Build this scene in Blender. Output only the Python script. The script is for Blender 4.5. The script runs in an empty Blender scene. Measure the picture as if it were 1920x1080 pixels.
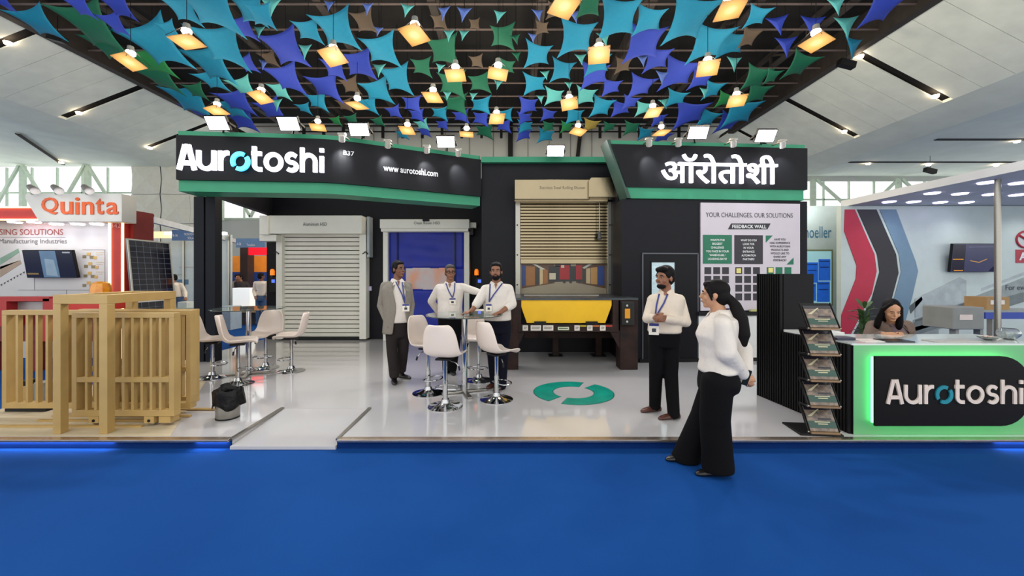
import bpy, bmesh, math, random
from mathutils import Vector, Matrix
from mathutils.bvhtree import BVHTree

# ------------------------------------------------------------------ camera, world, exposure
SC = bpy.context.scene
COL = SC.collection
F, HZ, H, ZP = 760.0, 515.0, 1.64, 0.09        # focal length in px, horizon row, eye height, platform top
random.seed(7)
cam = bpy.data.objects.new('camera', bpy.data.cameras.new('camera'))
COL.objects.link(cam); SC.camera = cam
cam.location = (0, 0, H); cam.rotation_euler = (math.pi / 2, 0, 0)
cam.data.sensor_width = 36.0; cam.data.lens = F / 1920 * 36.0
cam.data.shift_y = -(540 - HZ) / 1920.0
cam.data.clip_start = 0.05; cam.data.clip_end = 200
SC.view_settings.view_transform = 'Standard'; SC.view_settings.look = 'None'
SC.view_settings.gamma = 1.0; SC.view_settings.use_curve_mapping = False
SC.view_settings.exposure = 0.0
SC.cycles.use_denoising = True
SC.cycles.max_bounces = 7; SC.cycles.diffuse_bounces = 3; SC.cycles.glossy_bounces = 4
SC.cycles.transmission_bounces = 6; SC.cycles.transparent_max_bounces = 12
SC.cycles.sample_clamp_indirect = 4.0; SC.cycles.caustics_reflective = False; SC.cycles.caustics_refractive = False
W = bpy.data.worlds.new('daylight'); SC.world = W; W.use_nodes = True
WB = W.node_tree.nodes.get('Background') or W.node_tree.nodes.new('ShaderNodeBackground')
WB.inputs[0].default_value = (0.98, 1.0, 0.985, 1); WB.inputs[1].default_value = 1.65
POWER = 0.45                                     # one knob for all the lamps

# ------------------------------------------------------------------ helpers
def P(px, py, d): return Vector(((px - 960) / F * d, d, H - (py - HZ) / F * d))
def G(px, py, z=ZP): return P(px, py, F * (H - z) / (py - HZ))
def XX(px, d): return (px - 960) / F * d
def ZZ(py, d): return H - (py - HZ) / F * d

def lin(c):
    c = c / 255.0
    return c / 12.92 if c <= 0.04045 else ((c + 0.055) / 1.055) ** 2.4

MATS = {}
def M(name, rgb=(200, 200, 200), rough=0.5, metal=0.0, var=0.08, scale=5.0, bump=0.0, bscale=60.0,
      emit=None, estr=0.0, spec=0.5, coat=0.0, trans=0.0, alpha=1.0, sheen=0.0, stretch=None, rgb2=None, trl=0.0, bdist=0.01):
    if name in MATS: return MATS[name]
    m = bpy.data.materials.new(name); m.use_nodes = True; MATS[name] = m
    nt = m.node_tree; N = nt.nodes; L = nt.links
    b = N.get('Principled BSDF')
    c = [lin(x) for x in rgb]
    tc = N.new('ShaderNodeTexCoord'); mp = N.new('ShaderNodeMapping'); L.new(tc.outputs['Object'], mp.inputs[0])
    if stretch: mp.inputs['Scale'].default_value = stretch
    if var > 0 or rgb2:
        nz = N.new('ShaderNodeTexNoise'); nz.inputs['Scale'].default_value = scale; nz.inputs['Detail'].default_value = 4
        L.new(mp.outputs[0], nz.inputs['Vector'])
        rp = N.new('ShaderNodeValToRGB')
        c2 = [lin(x) for x in rgb2] if rgb2 else [min(1, x * (1 + var)) for x in c]
        c1 = c if rgb2 else [x * (1 - var) for x in c]
        rp.color_ramp.elements[0].color = (*c1, 1); rp.color_ramp.elements[1].color = (*c2, 1)
        rp.color_ramp.elements[0].position = 0.3; rp.color_ramp.elements[1].position = 0.7
        L.new(nz.outputs['Fac'], rp.inputs[0]); L.new(rp.outputs[0], b.inputs['Base Color'])
    else:
        b.inputs['Base Color'].default_value = (*c, 1)
    b.inputs['Roughness'].default_value = rough; b.inputs['Metallic'].default_value = metal
    b.inputs['Specular IOR Level'].default_value = spec
    if coat: b.inputs['Coat Weight'].default_value = coat; b.inputs['Coat Roughness'].default_value = 0.08
    if trans: b.inputs['Transmission Weight'].default_value = trans
    if alpha < 1: b.inputs['Alpha'].default_value = alpha
    if sheen: b.inputs['Sheen Weight'].default_value = sheen
    if emit is not None:
        b.inputs['Emission Color'].default_value = (*[lin(x) for x in emit], 1)
        b.inputs['Emission Strength'].default_value = estr
    if bump:
        n2 = N.new('ShaderNodeTexNoise'); n2.inputs['Scale'].default_value = bscale; n2.inputs['Detail'].default_value = 3
        L.new(mp.outputs[0], n2.inputs['Vector'])
        bp = N.new('ShaderNodeBump'); bp.inputs['Strength'].default_value = bump; bp.inputs['Distance'].default_value = bdist
        L.new(n2.outputs['Fac'], bp.inputs['Height']); L.new(bp.outputs[0], b.inputs['Normal'])
    if trl:
        tr = N.new('ShaderNodeBsdfTranslucent'); mx = N.new('ShaderNodeMixShader'); out = N.get('Material Output')
        tr.inputs[0].default_value = (*c, 1); mx.inputs[0].default_value = trl
        L.new(b.outputs[0], mx.inputs[1]); L.new(tr.outputs[0], mx.inputs[2]); L.new(mx.outputs[0], out.inputs[0])
    return m

def tag(o, label=None, cat=None, group=None, kind=None):
    if label: o['label'] = label
    if cat: o['category'] = cat
    if group: o['group'] = group
    if kind: o['kind'] = kind
    return o

def thing(name, loc, label, cat, group=None, rotz=0.0):
    o = bpy.data.objects.new(name, None); COL.objects.link(o)
    o.location = loc; o.rotation_euler = (0, 0, rotz); o.empty_display_size = 0.1
    return tag(o, label, cat, group)

def copy_tree(o, parent=None):
    c = o.copy(); COL.objects.link(c); c.parent = parent
    for ch in list(o.children): copy_tree(ch, c)
    return c

class MB:
    """collects faces; build() links them as one mesh object"""
    def __init__(s): s.v = []; s.f = []; s.m = []
    def add(s, vs, fs, m=0):
        n = len(s.v); s.v += [tuple(v) for v in vs]
        for f in fs: s.f.append([i + n for i in f]); s.m.append(m)
        return s
    def box(s, x0, x1, y0, y1, z0, z1, m=0):
        vs = [(x, y, z) for z in (z0, z1) for y in (y0, y1) for x in (x0, x1)]
        return s.add(vs, [(0, 2, 3, 1), (4, 5, 7, 6), (0, 1, 5, 4), (2, 6, 7, 3), (0, 4, 6, 2), (1, 3, 7, 5)], m)
    def cbox(s, c, sz, m=0, R=None):
        R = R or Matrix.Identity(3); c = Vector(c)
        vs = [c + R @ Vector((sx * sz[0] / 2, sy * sz[1] / 2, sz_ * sz[2] / 2)) for sz_ in (-1, 1) for sy in (-1, 1) for sx in (-1, 1)]
        return s.add(vs, [(0, 2, 3, 1), (4, 5, 7, 6), (0, 1, 5, 4), (2, 6, 7, 3), (0, 4, 6, 2), (1, 3, 7, 5)], m)
    def bar(s, p0, p1, w, t=None, m=0, up=(0, 0, 1)):
        p0, p1 = Vector(p0), Vector(p1); d = (p1 - p0); ln = d.length; d.normalize(); t = t or w
        u = d.cross(Vector(up))
        if u.length < 1e-4: u = d.cross(Vector((0, 1, 0)))
        u.normalize(); v = u.cross(d)
        vs = [p + u * a * w / 2 + v * b * t / 2 for p in (p0, p1) for b in (-1, 1) for a in (-1, 1)]
        return s.add(vs, [(0, 1, 3, 2), (4, 6, 7, 5), (0, 4, 5, 1), (2, 3, 7, 6), (0, 2, 6, 4), (1, 5, 7, 3)], m)
    def prism(s, poly, z0, z1, m=0):                 # plan polygon (x, y)
        n = len(poly); vs = [(x, y, z0) for x, y in poly] + [(x, y, z1) for x, y in poly]
        fs = [list(range(n))[::-1], list(range(n, 2 * n))] + [(i, (i + 1) % n, n + (i + 1) % n, n + i) for i in range(n)]
        return s.add(vs, fs, m)
    def slab(s, pts, nrm, t, m=0):                   # planar polygon of 3D points thickened along nrm
        nrm = Vector(nrm).normalized(); n = len(pts)
        vs = [Vector(p) for p in pts] + [Vector(p) + nrm * t for p in pts]
        fs = [list(range(n))[::-1], list(range(n, 2 * n))] + [(i, (i + 1) % n, n + (i + 1) % n, n + i) for i in range(n)]
        return s.add(vs, fs, m)
    def cyl(s, p0, p1, r0, r1=None, n=16, m=0, cap=True):
        return s.tube([p0, p1], [r0, r0 if r1 is None else r1], n, m, cap)
    def tube(s, pts, r, n=8, m=0, cap=True, closed=False):
        pts = [Vector(p) for p in pts]; k = len(pts)
        r = r if isinstance(r, (list, tuple)) else [r] * k
        vs = []; u = None
        for i, p in enumerate(pts):
            if closed: t = pts[(i + 1) % k] - pts[i - 1]
            else: t = pts[min(i + 1, k - 1)] - pts[max(i - 1, 0)]
            t.normalize()
            if u is None: u = t.cross(Vector((0, 0, 1)) if abs(t.z) < 0.9 else Vector((0, 1, 0)))
            u = (u - t * u.dot(t)).normalized(); w = t.cross(u)
            vs += [p + (u * math.cos(a) + w * math.sin(a)) * r[i] for a in (2 * math.pi * j / n for j in range(n))]
        fs = []
        for i in range(k if closed else k - 1):
            a, b = i * n, ((i + 1) % k) * n
            fs += [(a + j, a + (j + 1) % n, b + (j + 1) % n, b + j) for j in range(n)]
        if cap and not closed: fs += [list(range(n))[::-1], list(range((k - 1) * n, k * n))]
        return s.add(vs, fs, m)
    def lathe(s, prof, n=24, c=(0, 0, 0), m=0):      # profile of (r, z) around the vertical through c
        c = Vector(c); k = len(prof)
        vs = [c + Vector((r * math.cos(2 * math.pi * j / n), r * math.sin(2 * math.pi * j / n), z)) for r, z in prof for j in range(n)]
        fs = [(i * n + j, i * n + (j + 1) % n, (i + 1) * n + (j + 1) % n, (i + 1) * n + j) for i in range(k - 1) for j in range(n)]
        if prof[0][0] > 1e-5: fs.append(list(range(n))[::-1])
        if prof[-1][0] > 1e-5: fs.append(list(range((k - 1) * n, k * n)))
        return s.add(vs, fs, m)
    def ell(s, c, r, R=None, nu=14, nv=9, m=0):
        c = Vector(c); R = R or Matrix.Identity(3); vs = []
        r = r if isinstance(r, (tuple, list)) else (r, r, r)
        for i in range(nv + 1):
            th = math.pi * i / nv
            for j in range(nu):
                ph = 2 * math.pi * j / nu
                vs.append(c + R @ Vector((r[0] * math.sin(th) * math.cos(ph), r[1] * math.sin(th) * math.sin(ph), r[2] * math.cos(th))))
        fs = [(i * nu + j, (i + 1) * nu + j, (i + 1) * nu + (j + 1) % nu, i * nu + (j + 1) % nu) for i in range(nv) for j in range(nu)]
        return s.add(vs, fs, m)
    def cap(s, p0, r0, p1, r1, n=14, flat=1.0, fdir=None, m=0):   # tapered capsule, optionally flattened along fdir
        p0, p1 = Vector(p0), Vector(p1); d = p1 - p0
        if d.length < 1e-6: d = Vector((0, 0, 1e-4))
        t = d.normalized()
        fd = Vector(fdir) if fdir is not None else Vector((0, 1, 0.01))
        v = fd - t * fd.dot(t)
        if v.length < 1e-3: v = Vector((1, 0, 0)) - t * t.x
        v.normalize(); u = v.cross(t)
        rings = []
        for a in (-80, -50, -20, 0): a = math.radians(a); rings.append((p0 + t * r0 * math.sin(a), r0 * math.cos(a)))
        for a in (0, 20, 50, 80): a = math.radians(a); rings.append((p1 + t * r1 * math.sin(a), r1 * math.cos(a)))
        return s.loft([(c, u * r, v * r * flat) for c, r in rings], n, m)
    def loft(s, rings, n=18, m=0, sup=2.0):          # rings of (centre, half axis u, half axis v)
        vs = []
        for c, u, v in rings:
            for j in range(n):
                a = 2 * math.pi * j / n; ca, sa = math.cos(a), math.sin(a); e = 2.0 / sup
                vs.append(Vector(c) + Vector(u) * math.copysign(abs(ca) ** e, ca) + Vector(v) * math.copysign(abs(sa) ** e, sa))
        k = len(rings)
        fs = [(i * n + j, i * n + (j + 1) % n, (i + 1) * n + (j + 1) % n, (i + 1) * n + j) for i in range(k - 1) for j in range(n)]
        fs += [list(range(n))[::-1], list(range((k - 1) * n, k * n))]
        return s.add(vs, fs, m)
    def build(s, name, mats, parent=None, smooth=False, bevel=0.0, world=False, solid=0.0, sub=0, fix=True):
        me = bpy.data.meshes.new(name)
        vs = s.v
        if world and parent is not None:
            inv = Matrix.Translation(parent.location) @ Matrix.Rotation(parent.rotation_euler.z, 4, 'Z')
            if parent.parent is not None:
                g = parent.parent
                inv = Matrix.Translation(g.location) @ Matrix.Rotation(g.rotation_euler.z, 4, 'Z') @ inv
            inv = inv.inverted(); vs = [tuple(inv @ Vector(v)) for v in vs]
        me.from_pydata(vs, [], s.f)
        mats = mats if isinstance(mats, (list, tuple)) else [mats]
        for m in mats: me.materials.append(m)
        if len(mats) > 1: me.polygons.foreach_set('material_index', s.m)
        if fix:
            bm = bmesh.new(); bm.from_mesh(me); bmesh.ops.recalc_face_normals(bm, faces=bm.faces); bm.to_mesh(me); bm.free()
        if smooth: me.polygons.foreach_set('use_smooth', [True] * len(me.polygons))
        me.update()
        o = bpy.data.objects.new(name, me); COL.objects.link(o)
        if parent is not None: o.parent = parent
        if solid: md = o.modifiers.new('solid', 'SOLIDIFY'); md.thickness = solid; md.offset = 0
        if bevel: md = o.modifiers.new('bevel', 'BEVEL'); md.width = bevel; md.segments = 2; md.limit_method = 'ANGLE'
        if sub: md = o.modifiers.new('sub', 'SUBSURF'); md.levels = sub; md.render_levels = sub
        if smooth and (bevel or not sub): 
            try: me.set_sharp_from_angle(angle=math.radians(40))
            except Exception: pass
        return o

def share(o, name, loc=(0, 0, 0), parent=None, rot=None):
    """another object with the same mesh"""
    c = o.copy(); COL.objects.link(c); c.name = name; c.parent = parent; c.location = loc
    if rot: c.rotation_euler = rot
    return c

def blob(mb, name, mat, parent, voxel=0.008, it=6, world=True, fac=0.5):
    """melt overlapping closed shapes into one continuous smooth surface"""
    me = bpy.data.meshes.new('tmp'); me.from_pydata(mb.v, [], mb.f)
    t = bpy.data.objects.new('tmp', me); COL.objects.link(t)
    r = t.modifiers.new('r', 'REMESH'); r.mode = 'VOXEL'; r.voxel_size = voxel
    if it: s = t.modifiers.new('s', 'SMOOTH'); s.iterations = it; s.factor = fac
    dg = bpy.context.evaluated_depsgraph_get()
    m2 = bpy.data.meshes.new_from_object(t.evaluated_get(dg))
    bpy.data.objects.remove(t); bpy.data.meshes.remove(me)
    m2.name = name; m2.materials.clear(); m2.materials.append(mat)
    if world and parent is not None:
        m2.transform((Matrix.Translation(parent.location) @ Matrix.Rotation(parent.rotation_euler.z, 4, 'Z')).inverted())
    m2.polygons.foreach_set('use_smooth', [True] * len(m2.polygons))
    o = bpy.data.objects.new(name, m2); COL.objects.link(o); o.parent = parent
    return o

# ---- vertical planes: A, B are (x, y) points of the plan line
def VP(px, py, A, B, off=0.0):
    ax, ay = A; bx, by = B; dx, dy = bx - ax, by - ay; ln = math.hypot(dx, dy); nx, ny = dy / ln, -dx / ln   # towards camera
    if ny > 0: nx, ny = -nx, -ny
    ax += nx * off; ay += ny * off
    k = (px - 960) / F
    d = (ax * dy - ay * dx) / (k * dy - dx)
    return P(px, py, d)
def wnorm(A, B):
    dx, dy = B[0] - A[0], B[1] - A[1]; n = Vector((dy, -dx, 0)).normalized()
    return n if n.y < 0 else -n
def wrect(mb, x0, y0, x1, y1, A, B, o0, o1, m=0):
    """a box on the plane between two offsets whose front covers a px rectangle"""
    a, b = VP(x0, y0, A, B, o1), VP(x1, y0, A, B, o1)
    mid = VP((x0 + x1) / 2, y0, A, B, o1).y
    z1, z0 = ZZ(y0, mid), ZZ(y1, mid)
    n = wnorm(A, B) * -(o1 - o0)
    pts = [Vector((a.x, a.y, z0)), Vector((b.x, b.y, z0)), Vector((b.x, b.y, z1)), Vector((a.x, a.y, z1))]
    return mb.slab(pts, n, abs(o1 - o0), m)
def wpoly(mb, pts, A, B, o0, o1, m=0):
    return mb.slab([VP(x, y, A, B, o1) for x, y in pts], wnorm(A, B) * -(o1 - o0), abs(o1 - o0), m)

def text_mesh(s, bold=0.0, res=3):
    c = bpy.data.curves.new('t', 'FONT'); c.body = s; c.size = 1.0; c.resolution_u = res; c.offset = bold
    o = bpy.data.objects.new('t', c); COL.objects.link(o)
    dg = bpy.context.evaluated_depsgraph_get()
    me = bpy.data.meshes.new_from_object(o.evaluated_get(dg)); bpy.data.objects.remove(o); bpy.data.curves.remove(c)
    vs = [v.co.copy() for v in me.vertices]; fs = [list(p.vertices) for p in me.polygons]
    bpy.data.meshes.remove(me)
    return vs, fs
def text_fit(mb, s, O, U, V, w, h, m=0, bold=0.0, thick=0.0, dup=0.0, keep=False):
    """text whose outline fills w x h, from O along unit vectors U, V"""
    vs, fs = text_mesh(s, bold)
    x0 = min(v.x for v in vs); x1 = max(v.x for v in vs); y0 = min(v.y for v in vs); y1 = max(v.y for v in vs)
    sx = w / (x1 - x0); sy = h / (y1 - y0)
    if keep: sx = sy = min(sx, sy)
    U, V, O = Vector(U), Vector(V), Vector(O); Nn = U.cross(V)
    for (ox, oy) in ([(0, 0)] if not dup else [(a * dup, b * dup) for a in (-1, 0, 1) for b in (-1, 0, 1)]):
        q = [O + U * ((v.x - x0) * sx + ox) + V * ((v.y - y0) * sy + oy) for v in vs]
        mb.add(q, fs, m)
        if thick:
            mb.add([p - Nn * thick for p in q], [f[::-1] for f in fs], m)
            ed = {}
            for f in fs:
                for i in range(len(f)):
                    e = (f[i], f[(i + 1) % len(f)])
                    if (e[1], e[0]) in ed: del ed[(e[1], e[0])]
                    else: ed[e] = 1
            k = len(q)
            mb.add(q + [p - Nn * thick for p in q], [(b, a, a + k, b + k) for a, b in ed], m)
    return mb
def wtext(mb, s, x0, ytop, x1, ybase, A, B, off, m=0, bold=0.0, thick=0.0):
    a = VP(x0, ybase, A, B, off); b = VP(x1, ybase, A, B, off); mid = (a.y + b.y) / 2
    U = Vector((b.x - a.x, b.y - a.y, 0)); w = U.length; U.normalize()
    return text_fit(mb, s, (a.x, a.y, ZZ(ybase, mid)), U, (0, 0, 1), w, (ybase - ytop) / F * mid, m, bold, thick)

def lamp(name, kind, loc, power, color=(1, 1, 1), parent=None, size=0.1, target=None, spot=None, blend=0.5):
    l = bpy.data.lights.new(name, kind); l.energy = power * POWER; l.color = color
    if kind == 'AREA': l.size = size
    else: l.shadow_soft_size = size
    if spot: l.spot_size = math.radians(spot); l.spot_blend = blend
    o = bpy.data.objects.new(name, l); COL.objects.link(o)
    o.location = loc
    if target is not None: o.rotation_euler = (Vector(target) - Vector(loc)).to_track_quat('-Z', 'Y').to_euler()
    if parent is not None:
        o.parent = parent; o.location = Vector(loc) - Vector(parent.location)
    return o
# ------------------------------------------------------------------ materials
BLACKW = M('black_laminate', (20, 20, 26), 0.5, var=0.1, spec=0.2)
NAVY = M('dark_panel', (20, 22, 30), 0.6, spec=0.2)
GREEN = M('green_laminate', (58, 146, 110), 0.45, var=0.04, spec=0.3)
CARPET = M('blue_carpet', (15, 66, 135), 0.95, var=0.0, rgb2=(20, 74, 144), scale=0.9, bump=0.25, bscale=400, spec=0.1)
CARPET_SHADED = M('blue_carpet_shaded', (12, 46, 104), 0.95, spec=0.1)  # same carpet on the riser, its shadow put into a darker colour
GLOSSW = M('glossy_white_floor', (196, 193, 193), 0.06, var=0.03, scale=1.5, spec=0.55, coat=0.4)
WHITE = M('white_paint', (225, 225, 222), 0.5, var=0.03)
OFFW = M('warm_white_plastic', (232, 216, 204), 0.35, var=0.02)
CEILW = M('ceiling_panel', (234, 240, 228), 0.8, var=0.05, scale=2.0)
CEILG = M('ceiling_soffit', (234, 240, 226), 0.8, var=0.06, scale=1.0)
DARKC = M('ceiling_void', (17, 16, 15), 0.9, var=0.2)
BEAM = M('ceiling_steel', (48, 42, 38), 0.7, var=0.2)
CHROME = M('chrome', (186, 186, 188), 0.08, 1.0, var=0.02)
STEEL = M('brushed_steel', (158, 154, 146), 0.3, 1.0, var=0.05, stretch=(1, 1, 30))
INOX = M('stainless_slat', (152, 138, 112), 0.24, 1.0, var=0.06, scale=2, bump=0.5, bscale=2.2)  # warm reflections of the lamps are put into the metal's base colour
ALU = M('grey_white_slat', (236, 232, 220), 0.4, var=0.03)
DARK = M('black_plastic', (12, 12, 14), 0.45, spec=0.3)
GAP = M('slat_gap', (58, 56, 52), 0.8)
BLUEPVC = M('blue_pvc', (34, 48, 156), 0.4, var=0.12, scale=3, bump=0.4, bscale=5, spec=0.3)
YELLOW = M('yellow_paint', (240, 186, 10), 0.45, var=0.04)
RUST = M('rusty_black_steel', (28, 22, 21), 0.6, var=0, rgb2=(56, 36, 30), scale=5, spec=0.25)
BRASS = M('beige_gate_paint', (180, 148, 90), 0.4, var=0.08, scale=4)
PLY = M('plywood', (196, 180, 150), 0.6, var=0.12, scale=3, stretch=(0.5, 4, 1))
TEAL = M('teal_vinyl', (16, 150, 130), 0.25, var=0.2, scale=4)
TEALE = M('teal_rim', (30, 100, 90), 0.3)
RED = M('red_panel', (170, 36, 34), 0.5)
ORANGE = M('orange_plastic', (225, 110, 20), 0.4)
GLOWW = M('white_led_face', (255, 255, 255), 0.5, var=0, emit=(244, 243, 255), estr=14.0)
LETTW = M('lit_letter_white', (255, 255, 255), 0.5, var=0, emit=(238, 240, 255), estr=1.9)
LETTC = M('lit_letter_cyan', (120, 220, 240), 0.5, var=0, emit=(60, 180, 225), estr=1.5)
GLASS = M('table_glass', (214, 236, 228), 0.03, var=0, trans=0.9, spec=0.6)
WINGL = M('window_glass', (235, 245, 245), 0.05, var=0, alpha=0.12)
INK = M('dark_ink', (52, 52, 58), 0.6)
INKW = M('white_ink', (235, 235, 235), 0.6, var=0)
SKIN1 = M('skin_brown', (140, 92, 66), 0.5, var=0.08, scale=20)
SKIN2 = M('skin_dark', (118, 76, 55), 0.5, var=0.08, scale=20)
SKIN3 = M('skin_tan', (190, 138, 104), 0.5, var=0.06, scale=20)
HAIR = M('black_hair', (18, 14, 14), 0.65, var=0.3, scale=40, stretch=(6, 6, 1), bump=0.3, bscale=90, spec=0.15)
SHIRT = M('white_cotton', (220, 210, 200), 0.8, var=0.03, bump=0.7, bscale=10, bdist=0.03, stretch=(1, 1, 0.6))
SHIRTC = M('cream_cotton', (220, 204, 186), 0.8, var=0.03, bump=0.7, bscale=10, bdist=0.03, stretch=(1, 1, 0.6))
GREYJ = M('grey_wool', (134, 127, 117), 0.9, var=0.06, scale=60, bump=0.6, bscale=9, bdist=0.03, spec=0.2)
TAUPE = M('taupe_wool', (116, 98, 88), 0.9, var=0.08, scale=40, bump=0.5, bscale=12, bdist=0.02, spec=0.2)
TROUB = M('black_trouser', (12, 11, 13), 0.9, var=0.1, bump=0.4, bscale=8, spec=0.15)
TROUC = M('charcoal_trouser', (44, 39, 38), 0.9, var=0.1, bump=0.4, bscale=8, spec=0.15)
TROUN = M('navy_trouser', (18, 18, 32), 0.9, var=0.1, bump=0.4, bscale=8, spec=0.15)
BROWNS = M('brown_leather', (78, 40, 30), 0.35)
BLACKS = M('black_leather', (22, 18, 18), 0.35)
LANY = M('blue_lanyard', (52, 58, 128), 0.6)
BADGE = M('badge_card', (236, 228, 214), 0.4)
EYEW = M('eye_white', (186, 176, 168), 0.4, spec=0.2)
EYED = M('eye_dark', (25, 18, 16), 0.2)
LIP = M('lip', (128, 66, 60), 0.4)
LEAF = M('plant_leaf', (60, 92, 44), 0.5, var=0.25, scale=12)
GREYM = M('grey_metal_paint', (136, 138, 134), 0.5)
CARD = M('cardboard', (168, 134, 88), 0.8)
BLUEP = M('blue_plastic', (34, 92, 190), 0.4)
# ------------------------------------------------------------------ the hall
def struct(name, mb, mat, parent=None, **k):
    o = mb.build(name, mat, parent, **k)
    if parent is None: o['kind'] = 'structure'
    return o
struct('floor', MB().box(-31, 30.5, -0.5, 26, -0.1, 0.0), CARPET)
# raised white platform with a notch for the ramp
plat = struct('floor_platform', MB().prism([(-5.9, 3.84), (-2.65, 3.84), (-2.65, 4.69), (-1.65, 4.69), (-1.65, 3.84), (6.3, 3.84), (6.3, 7.6), (2.2, 8.3), (2.2, 10.0), (-5.95, 10.0)], 0.0, ZP), [GLOSSW])
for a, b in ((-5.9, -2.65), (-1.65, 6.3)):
    MB().box(a, b, 3.825, 3.84, 0.0, 0.068).build('riser_carpet', CARPET_SHADED, plat)
EDGE = M('worn_aluminium_edge', (190, 170, 150), 0.25, 0.9, var=0, rgb2=(210, 196, 184), scale=6, stretch=(1, 4, 4))
for a, b in ((-5.9, -2.66), (-1.64, 6.3)):
    MB().box(a, b, 3.79, 3.87, 0.07, 0.094).build('edge_trim', EDGE, plat, bevel=0.003)
mat_ = MB().prism([(-5.88, 3.89), (-3.28, 3.89), (-4.57, 6.1), (-5.88, 6.1)], ZP, ZP + 0.004).build('floor_mat', PLY)
tag(mat_, 'beige plywood-look floor sheet under the sliding gate', 'floor mat')
rp = thing('access_ramp', (-2.15, 3.84, 0), 'white sloping access ramp let into the platform edge', 'ramp')
MB().add([(-2.645, 3.80, 0.0), (-1.655, 3.80, 0.0), (-1.655, 4.685, 0.0), (-2.645, 4.685, 0.0), (-2.645, 3.80, 0.03), (-1.655, 3.80, 0.03), (-1.655, 4.685, ZP), (-2.645, 4.685, ZP)],
         [(0, 3, 2, 1), (4, 5, 6, 7), (0, 1, 5, 4), (2, 3, 7, 6), (0, 4, 7, 3), (1, 2, 6, 5)]).build('ramp_surface', GLOSSW, rp, world=True)
for x in (-2.655, -1.645):
    MB().bar((x, 3.82, 0.085), (x, 4.69, 0.097), 0.035, 0.02).build('edge_strip', STEEL, rp, world=True)

# hall ceiling: dark void in the middle, sloping white panels on both sides, lower aisles
cl = struct('ceiling', MB().box(-15.6, 12.4, 1, 24.2, 10.6, 10.7), DARKC)
for x in (-15.4, 12.2):
    MB().box(x - 0.15, x + 0.15, 1, 22.6, 9.5, 10.6).build('edge_girder', BEAM, cl)
for x in (-12.5, -9.2, -5.8, -2.4, 0.9, 4.2, 7.4, 10.2):
    g = MB(); g.box(x - 0.12, x + 0.12, 1, 22.6, 10.25, 10.32); g.box(x - 0.12, x + 0.12, 1, 22.6, 9.75, 9.82)
    for k in range(22): g.bar((x, 1 + k, 9.8), (x, 2 + k, 10.28) if k % 2 == 0 else (x, 1 + k, 9.8 + 0.48), 0.07)
    g.build('roof_truss', BEAM, cl)
for i in range(15):
    y = 4.6 + i * 1.25
    MB().cyl((-15.3, y, 9.72), (12.1, y, 9.72), 0.035, n=6).build('ceiling_pipe', M('pipe_paint', (98, 84, 78), 0.6), cl)
def slope(name, X0, Z0, X1, Z1, slots):
    root = thing(name, (0, 0, 0), None, None); root['kind'] = 'structure'
    ys = []; y = 24.0
    n = Vector((Z1 - Z0, 0, -(X1 - X0))); n = n if n.z > 0 else -n
    edges = sorted(slots) + [24.3]; prev = 1.0
    for e in edges:
        lo, hi = prev, e - 0.16; k = max(1, round((hi - lo) / 0.95)); w = (hi - lo) / k
        for i in range(k):
            a, b = lo + i * w + 0.008, lo + (i + 1) * w - 0.008
            MB().slab([(X0, a, Z0), (X0, b, Z0), (X1, b, Z1), (X1, a, Z1)], n, 0.05).build('ceiling_panel', CEILW, root)
        prev = e + 0.16
    u = Vector((X0 - X1, 0, Z0 - Z1))
    MB().slab([Vector((X0, 1, Z0)) + n * .0, (X0, 24, Z0), (X1, 24, Z1), (X1, 1, Z1)], n, 0.2).build('slot_backing', DARKC, root).location = n.normalized() * 0.12
    return root
slope('ceiling_left', -15.4, 9.64, -19.0, 8.24, [5.2, 9.2, 13.2, 17.1, 21.1])
slope('ceiling_right', 12.2, 9.64, 15.6, 7.85, [6.7, 10.6, 14.5, 18.3, 22.2])
struct('ceiling_aisle_left', MB().slab([(-19, 1, 8.24), (-19, 24, 8.24), (-20.4, 24, 7.95), (-20.4, 1, 7.95)], (0, 0, 1), 0.1).slab([(-20.4, 1, 7.95), (-20.4, 24, 8.02), (-33, 24, 8.1), (-33, 1, 8.1)], (0, 0, 1), 0.1), CEILG)
struct('ceiling_aisle_right', MB().slab([(15.6, 1, 7.85), (15.6, 24, 7.85), (17.2, 24, 7.45), (17.2, 1, 7.45)], (0, 0, 1), 0.1).slab([(17.2, 1, 7.45), (17.2, 24, 7.45), (31, 24, 7.45), (31, 1, 7.45)], (0, 0, 1), 0.1), CEILG)
tl = thing('ceiling_slot_left', (0, 0, 0), None, None); tl['kind'] = 'structure'
MB().bar((-22.2, 18.2, 7.96), (-25.9, 23.4, 7.98), 0.16, 0.03).build('slot_channel', DARKC, tl)
tr_ = thing('ceiling_slot_right', (0, 0, 0), None, None); tr_['kind'] = 'structure'
for y, xa in ((17.4, 18.2), (20.9, 17.4)):
    MB().box(xa, 30, y - 0.09, y + 0.09, 7.42, 7.45).build('slot_channel', DARKC, tr_)
# far end wall: pieces around the window bands
FW = M('far_wall', (168, 172, 168), 0.8, var=0.06, scale=0.6)
fw = struct('wall_far', MB().box(-33, 31, 24.0, 24.2, 0, 5.0).box(-33, 31, 24.0, 24.2, 8.1, 10.8).box(-22.5, -17.6, 24.0, 24.2, 5.0, 8.1).box(-12.5, 17.0, 24.0, 24.2, 5.0, 8.1).box(27.5, 31, 24.0, 24.2, 5.0, 8.1).box(17, 27.5, 24, 24.2, 7.2, 8.1), FW)
for px in (700, 745, 790, 835, 880, 925, 990, 1030, 1070, 1110):
    MB().box(XX(px, 23.9) - 0.02, XX(px, 23.9) + 0.02, 23.96, 24.0, 8.2, 10.6).build('panel_joint', M('joint_grey', (120, 122, 120), 0.8), fw)
MB().box(XX(957, 23.8) - 0.14, XX(957, 23.8) + 0.14, 23.7, 23.95, 0, 10.6).build('column', DARKC, fw)
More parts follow.
